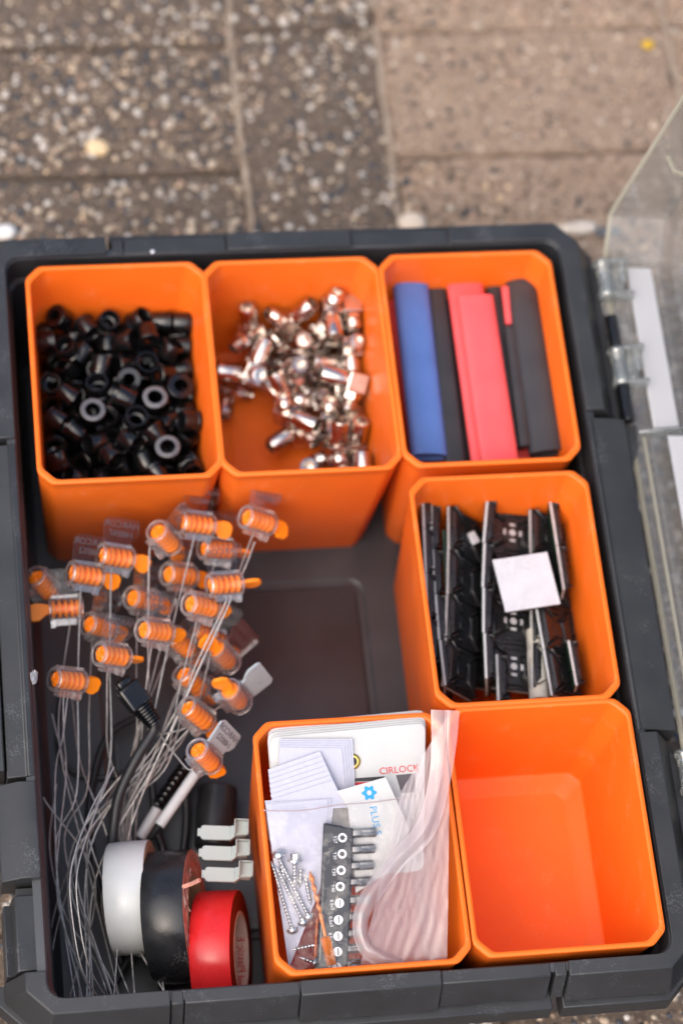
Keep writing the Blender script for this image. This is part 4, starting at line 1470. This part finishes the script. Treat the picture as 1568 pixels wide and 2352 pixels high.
# loose wires of the coil in the front left
LW = [[(522, 1620 + 145, .75), (470, 1750, .7), (400, 1850, .7), (335, 1900, .70)],
      ]
coil = [[(262, 1762, .86), (205, 1870, .95), (163, 2000, 1.0), (168, 2120, .95), (190, 2230, .85), (232, 2300, .7)],
        [(258, 1768, .84), (218, 1870, .9), (178, 2000, .95), (182, 2110, .9), (205, 2220, .8), (250, 2300, .65)],
        [(120, 1640, .5), (150, 1760, .5), (195, 1900, .5), (260, 2080, .5), (330, 2200, .5), (385, 2290, .5)],
        [(165, 1600, .5), (185, 1750, .5), (240, 1900, .5), (290, 2080, .45), (310, 2290, .45)],
        [(255, 1850, .35), (180, 1950, .35), (130, 2080, .35), (112, 2200, .35), (130, 2290, .4)],
        [(330, 1700, .4), (235, 1860, .4), (165, 2020, .4), (125, 2160, .4), (118, 2260, .4)],
        [(440, 1640, .66), (360, 1760, .6), (300, 1900, .55), (280, 2060, .5), (262, 2290, .5)],
        [(585, 1245, 1.0), (560, 1310, .98), (500, 1440, .9), (420, 1620, .8), (345, 1780, .65), (300, 1900, .6)],
        [(365, 2190, .5), (372, 2240, .5), (378, 2290, .5)],
        [(270, 1950, .4), (235, 2060, .4), (255, 2170, .4), (300, 2290, .4)],
        [(130, 1800, .4), (115, 1950, .4), (150, 2100, .4), (215, 2200, .4), (250, 2290, .4)]]
WL = ['front bright loose wire of the coil, bowing left of the white tape', 'second bright loose wire of the coil, just inside the first one',
      'loose wire crossing under the tapes towards the front wall', 'loose wire running from the left seals to the front middle', 'loose wire hugging the left wall near the front',
      'loose wire sweeping from the plug to the left wall', 'loose wire from the lower seals down beside the white tape', 'long straight loose wire from the rightmost seal across the bunch',
      'short loose wire end below the white tape roll', 'loose wire bowed behind the white tape roll', 'loose wire snaking low at the left wall']
for lab, pts in zip(WL, coil):
    P = [at(*q) for q in pts]
    ctr = P[0]
    o = MB().tube([p - ctr for p in spline(P, 12)], .0046, 6).build('loose_wire', 'wire', None, 60, loc=ctr)
    tag(o, lab, 'wire', 'loose steel wires in the well')
# scrap of film on the left rim, crumb on the back rim
o = MB().add([Vector((v.x * .026, v.y * .04, v.z * .015)) * random.uniform(.5, 1.3) for v in ICO_V], ICO_F).build('film_scrap', 'clear_block', None, None, loc=at(78, 1555, 1.30))
tag(o, 'torn scrap of clear film on the left rim', 'scrap')
o = MB().add([Vector((v.x * .016, v.y * .016, v.z * .01)) for v in ICO_V], ICO_F).build('crumb', 'liner', None, 80, loc=at(351, 578, 1.295))
tag(o, 'tiny white crumb on the back rim', 'crumb')

# ---------------------------------------------------------------- tags, papers and bags in the front middle bin
# everything here leans back to front: a plane that is high at the back rim and sinks towards the front rim
PB, PF = Vector((-.03, -.80, 1.37)), Vector((-.03, -2.05, 1.03))
e2 = (PB - PF).normalized()
e1 = Vector((1, 0, 0))
en = e1.cross(e2).normalized()
PO = PF.copy()
PR = Matrix((e1, e2, en)).transposed()


def onp(px, py, off=0.0):
    """photo spot -> (a, b) on the leaning plane raised by off"""
    d = ray(px, py)
    o = PO + en * off
    t = (o - CAM_LOC).dot(en) / d.dot(en)
    p = CAM_LOC + d * t - o
    return p.dot(e1), p.dot(e2)


def z1(X, Y):          # spots in the upper close view
    return (900 + X * .5421) / 1.5944, (2550 + Y * .5421) / 1.5944


def z2(X, Y):          # spots in the lower close view
    return (900 + X * .5421) / 1.5944, (3000 + Y * .5421) / 1.5944


def frame_obj(name, off, a=0.0, b=0.0, rz=0.0, tilt=0.0, tilty=0.0):
    c = PO + e1 * a + e2 * b + en * off
    return empty(name, c, PR @ Euler((tilt, tilty, rz)).to_matrix())


def poly_obj(pts, off, th, name, mat, label=None, cat=None, group=None, parent=None, rnd=0.0, bev=.002):
    """flat piece with the outline given by photo spots, lying on the plane"""
    P = [Vector((*onp(x, y, off), 0)) for x, y in pts]
    c = sum(P, Vector()) / len(P)
    P = [p - c for p in P]
    if rnd:
        Q = []
        for i in range(len(P)):
            p, q, s = P[i - 1], P[i], P[(i + 1) % len(P)]
            a_, b_ = q + (p - q).normalized() * rnd, q + (s - q).normalized() * rnd
            for k in range(4):
                t = k / 3
                Q.append(a_ * (1 - t) ** 2 + q * 2 * t * (1 - t) + b_ * t * t)
        P = Q
    m = MB().prism([(p.x, p.y) for p in P], 0, th)
    o = m.build(name, mat, None, 30, bev, 1, loc=PO + e1 * c.x + e2 * c.y + en * off, rot=PR)
    if label:
        tag(o, label, cat, group)
    return o, c


# stack of white tags, fanned at their top edges
NT = 7
for k in range(NT):
    off = -.10 + k * .016
    f = k / (NT - 1)
    dx = (0, 3, -2, 2, -4, 1, 0)[k]
    top = -30 * (1 - f)
    pts = [(618 + dx - 4 * (1 - f), 1694 + top), (976 + dx * .5, 1660 + top), (972, 2000), (640, 2030)]
    nm = ('white plastic tag, rearmost of the stack at the back of the bags bin', 'white plastic tag second from the back of the stack', 'white plastic tag third from the back of the stack',
          'white plastic tag in the middle of the stack', 'white plastic tag third from the front of the stack', 'white plastic tag second from the front of the stack',
          'front white plastic tag with brass eyelet and red lettering')[k]
    o, c = poly_obj(pts, off, .009, 'safety_tag', 'tag', nm, 'tag', 'white tags stacked in the bags bin', rnd=.045)
tag_o, tag_c, tag_off = o, c, off


def on_tag(px, py):
    a, b = onp(px, py, tag_off + .01)
    return a - tag_c.x, b - tag_c.y


a, b = on_tag(*z1(722, 440))
m = MB().lathe([(.020, .0), (.022, .008), (.032, .010), (.040, .006), (.042, .0)], 28, T=Matrix.Translation((a, b, .009)))
m.build('eyelet', 'brass', tag_o, 50)
m = MB().lathe([(.0, .0), (.021, .0)], 20, T=Matrix.Translation((a, b, .0105)))
m.build('eyelet_hole', 'ink_dark', tag_o, None)
a, b = on_tag(*z1(1035, 496))
link('printed_words', text_mesh('CIRLOCK', .050, 'ink_red', False, .0008), tag_o, (a, b, .0100), (0, 0, .03))


def print_quad(pts, mat, z=.0100, name='printed_panel'):
    P = [Vector((*on_tag(*p), z)) for p in pts]
    m = MB().loft([P, [p + Vector((0, 0, .0008)) for p in P]], True, True, True)
    m.build(name, mat, tag_o, None)


print_quad([z1(640, 560), z1(935, 540), z1(935, 568), z1(640, 580)], 'ink_dark')
print_quad([z1(640, 585), z1(935, 573), z1(935, 640), z1(640, 650)], 'ink_red')
print_quad([z1(1012, 532), z1(1140, 520), z1(1143, 650), z1(1050, 655)], 'ink_grey')

# paper labels: a square stack, then a fanned stack, then sheets inside the bag
for k in range(5):
    j = 6 - k * 2
    pts = [z1(215 + k * 4 + j * 2, 330 - j * 7), z1(665 + j * 9, 335 - j * 8), z1(690 + j * 8, 640), z1(215, 700)]
    poly_obj(pts, .020 + k * .006, .004, 'paper_label', 'paper',
             ('lowest', 'second lowest', 'middle', 'second highest', 'topmost')[k] + ' white label sheet of the square stack on the tags', 'paper', 'white label sheets in the bags bin', bev=0)
for k in range(7):
    sx, sy = 3.2 * k, 34 * k
    pts = [z1(150 + sx, 495 + sy), z1(500 + sx * 4.5, 372 + sy * .95), z1(640 + sx * 2, 690 + sy * .3), z1(190 + sx, 780)]
    poly_obj(pts, .062 + k * .007, .004, 'paper_label', 'paper',
             ('rearmost', 'second', 'third', 'fourth', 'fifth', 'sixth', 'front')[k] + ' white sheet of the tilted fan of labels at the left', 'paper', 'fanned white label sheets in the bags bin', bev=0)
for k in range(3):
    pts = [z1(128 + k * 3, 705 + k * 12), z1(555 + 22 * (2 - k), 683 + 6 * k), z1(600 + 20 * (2 - k), 1250), z1(200, 1260), ]
    pts[3] = z2(290, 1010)
    pts[2] = z2(520, 420)
    poly_obj(pts, .105 + k * .006, .004, 'paper_label', 'paper',
             ('rear', 'middle', 'front')[k] + ' lilac white sheet inside the screw bag', 'paper', 'white sheets in the screw bag', bev=0)
# card with blue star
card_o, cc = poly_obj([z1(612, 640), z1(945, 545), z1(1110, 905), z2(1010, 330), z2(740, 500), z1(690, 760)], .118, .006, 'printed_card', 'tag',
                      'white card with a blue star emblem inside the clear bags', 'card')


def on_card(px, py):
    a, b = onp(px, py, .126)
    return a - cc.x, b - cc.y


a, b = on_card(*z1(833, 652))
m = MB()
N = 36
ro = []
for k in range(N):
    g = 2 * pi * k / N
    r = .0335 + .0065 * cos(6 * g)
    ro.append((r * cos(g), r * sin(g)))
ri = [(.014 * cos(2 * pi * (round(k / 6)) / 6), .014 * sin(2 * pi * (round(k / 6)) / 6)) for k in range(N)]
m.loft([[Vector((a + x, b + y, .0068)) for x, y in ro], [Vector((a + x, b + y, .0072)) for x, y in ro], [Vector((a + x, b + y, .0072)) for x, y in ri]], True)
m.build('star_emblem', 'ink_blue', card_o, None)
a, b = on_card(*z1(870, 800))
link('printed_words', text_mesh('PLUS S', .052, 'ink_blue', False, .0006), card_o, (a, b - .03, .0072), (0, 0, -pi / 2 + .12))

# bit holder with labelled sockets and bits
BH = .125
bh = frame_obj('bit_holder', BH)
pts = [Vector((*onp(*z2(*q), BH + .03), 0)) for q in ((525, 22), (730, 62), (690, 1035), (480, 1035))]
bc = sum(pts, Vector()) / 4
bh.location = (PO + e1 * bc.x + e2 * bc.y + en * BH) * S
tag(bh, 'black bit holder strip with white numbered sockets in the clear bag', 'bit holder')
m = MB().prism([(p.x - bc.x, p.y - bc.y) for p in pts], 0, .045)
bar_o = m.build('holder_bar', 'gloss_black', bh, 30, .012, 3)
names_ = ['T27', 'T30', 'T30', 'T40', '0.5x3', '0.5x3', '0.8x4', '1x5', '1x6']
for k, (X, Y) in enumerate(((652, 125), (650, 235), (643, 345), (637, 455), (632, 567), (625, 680), (622, 790), (620, 895), (615, 1000))):
    a, b = onp(*z2(X, Y), BH + .046)
    a -= bc.x
    b -= bc.y
    m = MB()
    T = Matrix.Translation((a, b, .046))
    m.lathe([(.0235, 0), (.0235, .0012), (.0, .0012)], 24, T=T)
    ring = m.build('socket_mark', 'ink_white', bh, None)
    m = MB()
    if k < 4:
        P = []
        for q in range(36):
            g = 2 * pi * q / 36
            r = .0125 + .0025 * cos(6 * g)
            P.append(Vector((a + r * cos(g), b + r * sin(g), .0476)))
        m.add(P, [tuple(range(36))])
        m.build('socket_star', 'ink_dark', ring, None)
    else:
        m.box((a + .002, b, .0476), (.005, .036, .0006))
        m.build('socket_slot', 'ink_dark', ring, None)
    a2, b2 = onp(*z2(X - 50, Y + 12), BH + .046)
    link('printed_words', text_mesh(names_[k], .024, 'ink_white', False, .0005), bar_o, (a2 - bc.x, b2 - bc.y, .0458), (0, 0, -pi / 2 + .05))
    # bit standing out to the right
    a3, b3 = onp(*z2(X + 72, Y - 30 + (k > 3) * 10), BH + .02)
    a4, b4 = onp(*z2(X + 225 - 4 * k - (30 if k > 4 else 0), Y - 38 + (k > 3) * 10), BH + .02)
    A_, B_ = Vector((a3 - bc.x - .03, b3 - bc.y, .022)), Vector((a4 - bc.x, b4 - bc.y, .022))
    m = MB()
    Ln = (B_ - A_).length
    Rm = Matrix.Translation(A_) @ (B_ - A_).to_track_quat('X', 'Z').to_matrix().to_4x4()
    m.lathe([(.020, 0), (.024, .01), (.024, Ln * .45), (.018, Ln * .55)], 6, 'X', T=Rm, cap0=True)
    n6 = 24
    loops = []
    for h_ in (Ln * .5, Ln * .97, Ln):
        lp_ = []
        for q in range(n6):
            g = 2 * pi * q / n6
            r = (.0205 + .0035 * cos(6 * g)) * (.9 if h_ == Ln else 1)
            lp_.append(Rm @ Vector((h_, r * cos(g), r * sin(g))))
        loops.append(lp_)
    m.loft(loops, True, True, True)
    m.build('bit', 'bit', bh, 40)


# screws
def screw(q0, q1, off0, off1, r, head, label, mat='steel', pitch=.018, n=10, full=1.0):
    """thread from tip q0 to head q1 (lower close view spots)"""
    A_ = PO + en * off0 + e1 * onp(*z2(*q0), off0)[0] + e2 * onp(*z2(*q0), off0)[1]
    B_ = PO + en * off1 + e1 * onp(*z2(*q1), off1)[0] + e2 * onp(*z2(*q1), off1)[1]
    L_ = (B_ - A_).length
    Rm = (B_ - A_).to_track_quat('X', 'Z').to_matrix()
    e = empty('screw', A_, Rm)
    tag(e, label, 'screw', 'screws in the clear bag')
    m = MB()
    pr = [(.001, 0), (r * .7, pitch * 1.2)]
    x = pitch * 1.2
    while x < L_ * full - pitch:
        pr += [(r * .68, x), (r * .70, x + pitch * .4), (r * 1.12, x + pitch * .62), (r * .70, x + pitch * .85)]
        x += pitch
    pr += [(r * .8, x), (r * .8, L_)]
    m.lathe(pr, n, 'X', cap0=True)
    m.build('thread', mat, e, 60)
    if head == 'pan':
        m = MB().lathe([(r * .8, L_ - .004), (r * 2.9, L_ - .002), (r * 3.0, L_ + .006), (r * 2.3, L_ + .022), (r * 1.0, L_ + .028), (0, L_ + .028)], 20, 'X')
        m.build('head', mat, e, 50)
    elif head == 'hex':
        m = MB().lathe([(r * .8, L_ - .004), (r * 3.3, L_), (r * 3.3, L_ + .008), (r * 1.8, L_ + .010)], 22, 'X')
        m.lathe([(r * 1.9, L_ + .009), (r * 1.9, L_ + .04), (r * 1.6, L_ + .044), (0, L_ + .044)], 6, 'X')
        m.build('head', mat, e, 30)


screw((172, 285), (312, 742), .135, .125, .0105, 'pan', 'long steel screw at the left, head towards the front')
screw((205, 320), (385, 688), .140, .130, .0105, 'pan', 'long steel screw in the middle of the three, head towards the front')
screw((225, 268), (422, 650), .150, .135, .0105, 'pan', 'long steel screw at the right of the three')
screw((330, 520), (330, 285), .125, .155, .0115, 'hex', 'steel screw with washer head seen at the top of the bag')
screw((275, 470), (225, 245), .118, .150, .0115, 'pan', 'steel screw with broad head at the upper left of the bag')
screw((365, 470), (372, 340), .120, .150, .0130, 'none', 'short blue grey screw body under the bag film')
screw((440, 585), (405, 400), .125, .140, .0115, 'none', 'short steel screw pointing at the drill bit')
screw((300, 885), (462, 850), .118, .118, .0110, 'none', 'short screw lying crosswise near the front of the bag')
screw((360, 930), (455, 968), .118, .118, .0120, 'pan', 'shortest screw by the front wall of the bag')
screw((482, 660), (462, 1040), .130, .120, .0075, 'none', 'thin long screw beside the drill bit shank', 'copper', .014)

# drill bit with hexagonal shank
q = [onp(*z2(X, Y), .16) for X, Y in ((432, 348), (505, 640), (535, 790), (580, 985))]
W_ = [PO + en * .16 + e1 * a + e2 * b for a, b in q]
e = empty('drill_bit', W_[0])
tag(e, 'coppery drill bit with hexagonal shank on top of the screws', 'drill bit')
m = MB()
d = W_[1] - W_[0]
u = d.orthogonal().normalized()
w = d.normalized().cross(u)
loops = []
for k in range(61):
    t = k / 60
    tw = t * 14
    lp_ = []
    for j in range(12):
        g = 2 * pi * j / 12
        rx, ry = .0135 * min(1, t * 10 + .1), .0075 * min(1, t * 10 + .1)
        x_, y_ = rx * cos(g), ry * sin(g)
        lp_.append(d * t + u * (x_ * cos(tw) - y_ * sin(tw)) + w * (x_ * sin(tw) + y_ * cos(tw)))
    loops.append(lp_)
m.loft(loops, True, True, True)
m.build('flute', 'copper', e, 50)
m = MB().tube([W_[1] - W_[0], W_[2] - W_[0]], .013, 14)
m.build('neck', 'copper', e, 50)
m = MB().tube([W_[2] - W_[0], (W_[2] - W_[0]).lerp(W_[3] - W_[0], .06), W_[3] - W_[0]], [.020, .030, .030], 6)
m.build('shank', 'copper', e, 30)


# clear bags: draped sheets over what they hold
def film_sheet(grid, off_fn, name, mat, label, cat='bag', n=34, mm=46, seed=1, amp=.010):
    """grid = four photo corners (tl, tr, br, bl); sheet lies on the plane at off_fn(s,t)"""
    rd = random.Random(seed)
    ph = [(rd.uniform(2, 13), rd.uniform(2, 13), rd.uniform(0, 6.3), rd.uniform(.3, 1)) for _ in range(12)]
    ab = [onp(x, y, .15) for x, y in grid]
    m = MB()
    V = []
    for i in range(n + 1):
        for j in range(mm + 1):
            s_, t_ = i / n, j / mm
            a = (ab[0][0] * (1 - s_) + ab[1][0] * s_) * (1 - t_) + (ab[3][0] * (1 - s_) + ab[2][0] * s_) * t_
            b = (ab[0][1] * (1 - s_) + ab[1][1] * s_) * (1 - t_) + (ab[3][1] * (1 - s_) + ab[2][1] * s_) * t_
            h = off_fn(s_, t_)
            # creases: folded sine ridges
            for fx, fy, p, wgt in ph:
                g = sin(fx * s_ * 2.2 + fy * t_ * 2.2 + p)
                h += amp * wgt * (1 - abs(g)) ** 4 * .8
            V.append(PO + e1 * a + e2 * b + en * h)
    F = [(i * (mm + 1) + j, (i + 1) * (mm + 1) + j, (i + 1) * (mm + 1) + j + 1, i * (mm + 1) + j + 1) for i in range(n) for j in range(mm)]
    ctr = PO + e1 * .3 + e2 * .4
    m.add([v - ctr for v in V], F)
    o = m.build(name, mat, None, 80, loc=ctr)
    tag(o, label, cat)
    return o


bag1 = film_sheet([z1(118, 770), z1(1150, 672), z2(1345, 960), z2(300, 1045)], lambda s, t: .175 + .025 * sin(pi * s) * sin(pi * min(1, t * 1.3)) + .03 * max(0, .5 - s) * (1 - t), 'clear_bag', 'film',
                  'clear resealable bag holding screws and the bit holder', seed=5)
# open mouth of the bag: a rolled bright edge along its top
P = [PO + en * .19 + e1 * a + e2 * b for a, b in (onp(*z1(x, y), .19) for x, y in ((118, 770), (380, 770), (600, 735), (850, 715), (1150, 672)))]
m = MB().tube([p - bag1.location / S for p in spline(P, 6)], .004, 5)
m.build('bag_edge', 'zip', bag1, 60)
# second bag with its folded side, bulging along the right of the bin
bag2 = film_sheet([z1(1040, 640), z1(1360, 120), z2(1345, 960), z2(760, 990)], lambda s, t: .20 + .02 * sin(pi * t) - .05 * s * (1 - s), 'clear_bag', 'film_milky',
                  'second clear bag folded over at the right side of the bin', seed=9, amp=.004)


def ribbon(spots, widths, offs, name, mat, parent, ridges=0, seed=1):
    P = []
    for (x, y), o_ in zip(spots, offs):
        a, b = onp(x, y, o_)
        P.append(PO + en * o_ + e1 * a + e2 * b)
    P = spline(P, 8)
    wsp = spline([Vector((w, 0, 0)) for w in widths], 8)
    m = MB()
    K = 22
    loops = []
    rd = random.Random(seed)
    for i, p in enumerate(P):
        t = (P[min(i + 1, len(P) - 1)] - P[max(i - 1, 0)]).normalized()
        sd2 = t.cross(en).normalized()
        lp_ = []
        for k in range(K + 1):
            q_ = k / K * 2 - 1
            lp_.append(p + sd2 * q_ * wsp[i].x + en * (.014 * cos(q_ * 2.2) + .012 * abs(sin(1.5 * q_ + i * .035)) - .006 * abs(sin(2.4 * q_ - i * .05 + 1)) + .003 * abs(sin(i * .5 + q_ * 1.5))))
        loops.append(lp_)
    base = parent.location / S
    m.loft([[v - base for v in l] for l in loops], False)
    o = m.build(name, mat, parent, 25)
    for r_ in range(ridges):
        q_ = (r_ + .5) / ridges * 2 - 1
        path = []
        for i, p in enumerate(P):
            t = (P[min(i + 1, len(P) - 1)] - P[max(i - 1, 0)]).normalized()
            sd2 = t.cross(en).normalized()
            path.append(p + sd2 * q_ * wsp[i].x * .9 + en * (.018 + .004 * sin(i * .3 + r_)) - base)
        MB().tube(path, .0032, 5).build('zip_rib', 'zip', parent, 60)
    return o


spine = [z1(1345, 95), z1(1335, 330), z1(1300, 600), z1(1210, 900), z2(1020, 280), z2(840, 520), z2(775, 690), z2(800, 850), z2(900, 940), z2(1060, 990)]
ribbon(spine, [.075, .065, .055, .055, .045, .048, .040, .038, .045, .03], [.30, .28, .26, .25, .24, .24, .23, .22, .21, .20], 'folded_seam', 'film_pink', bag2, 1)
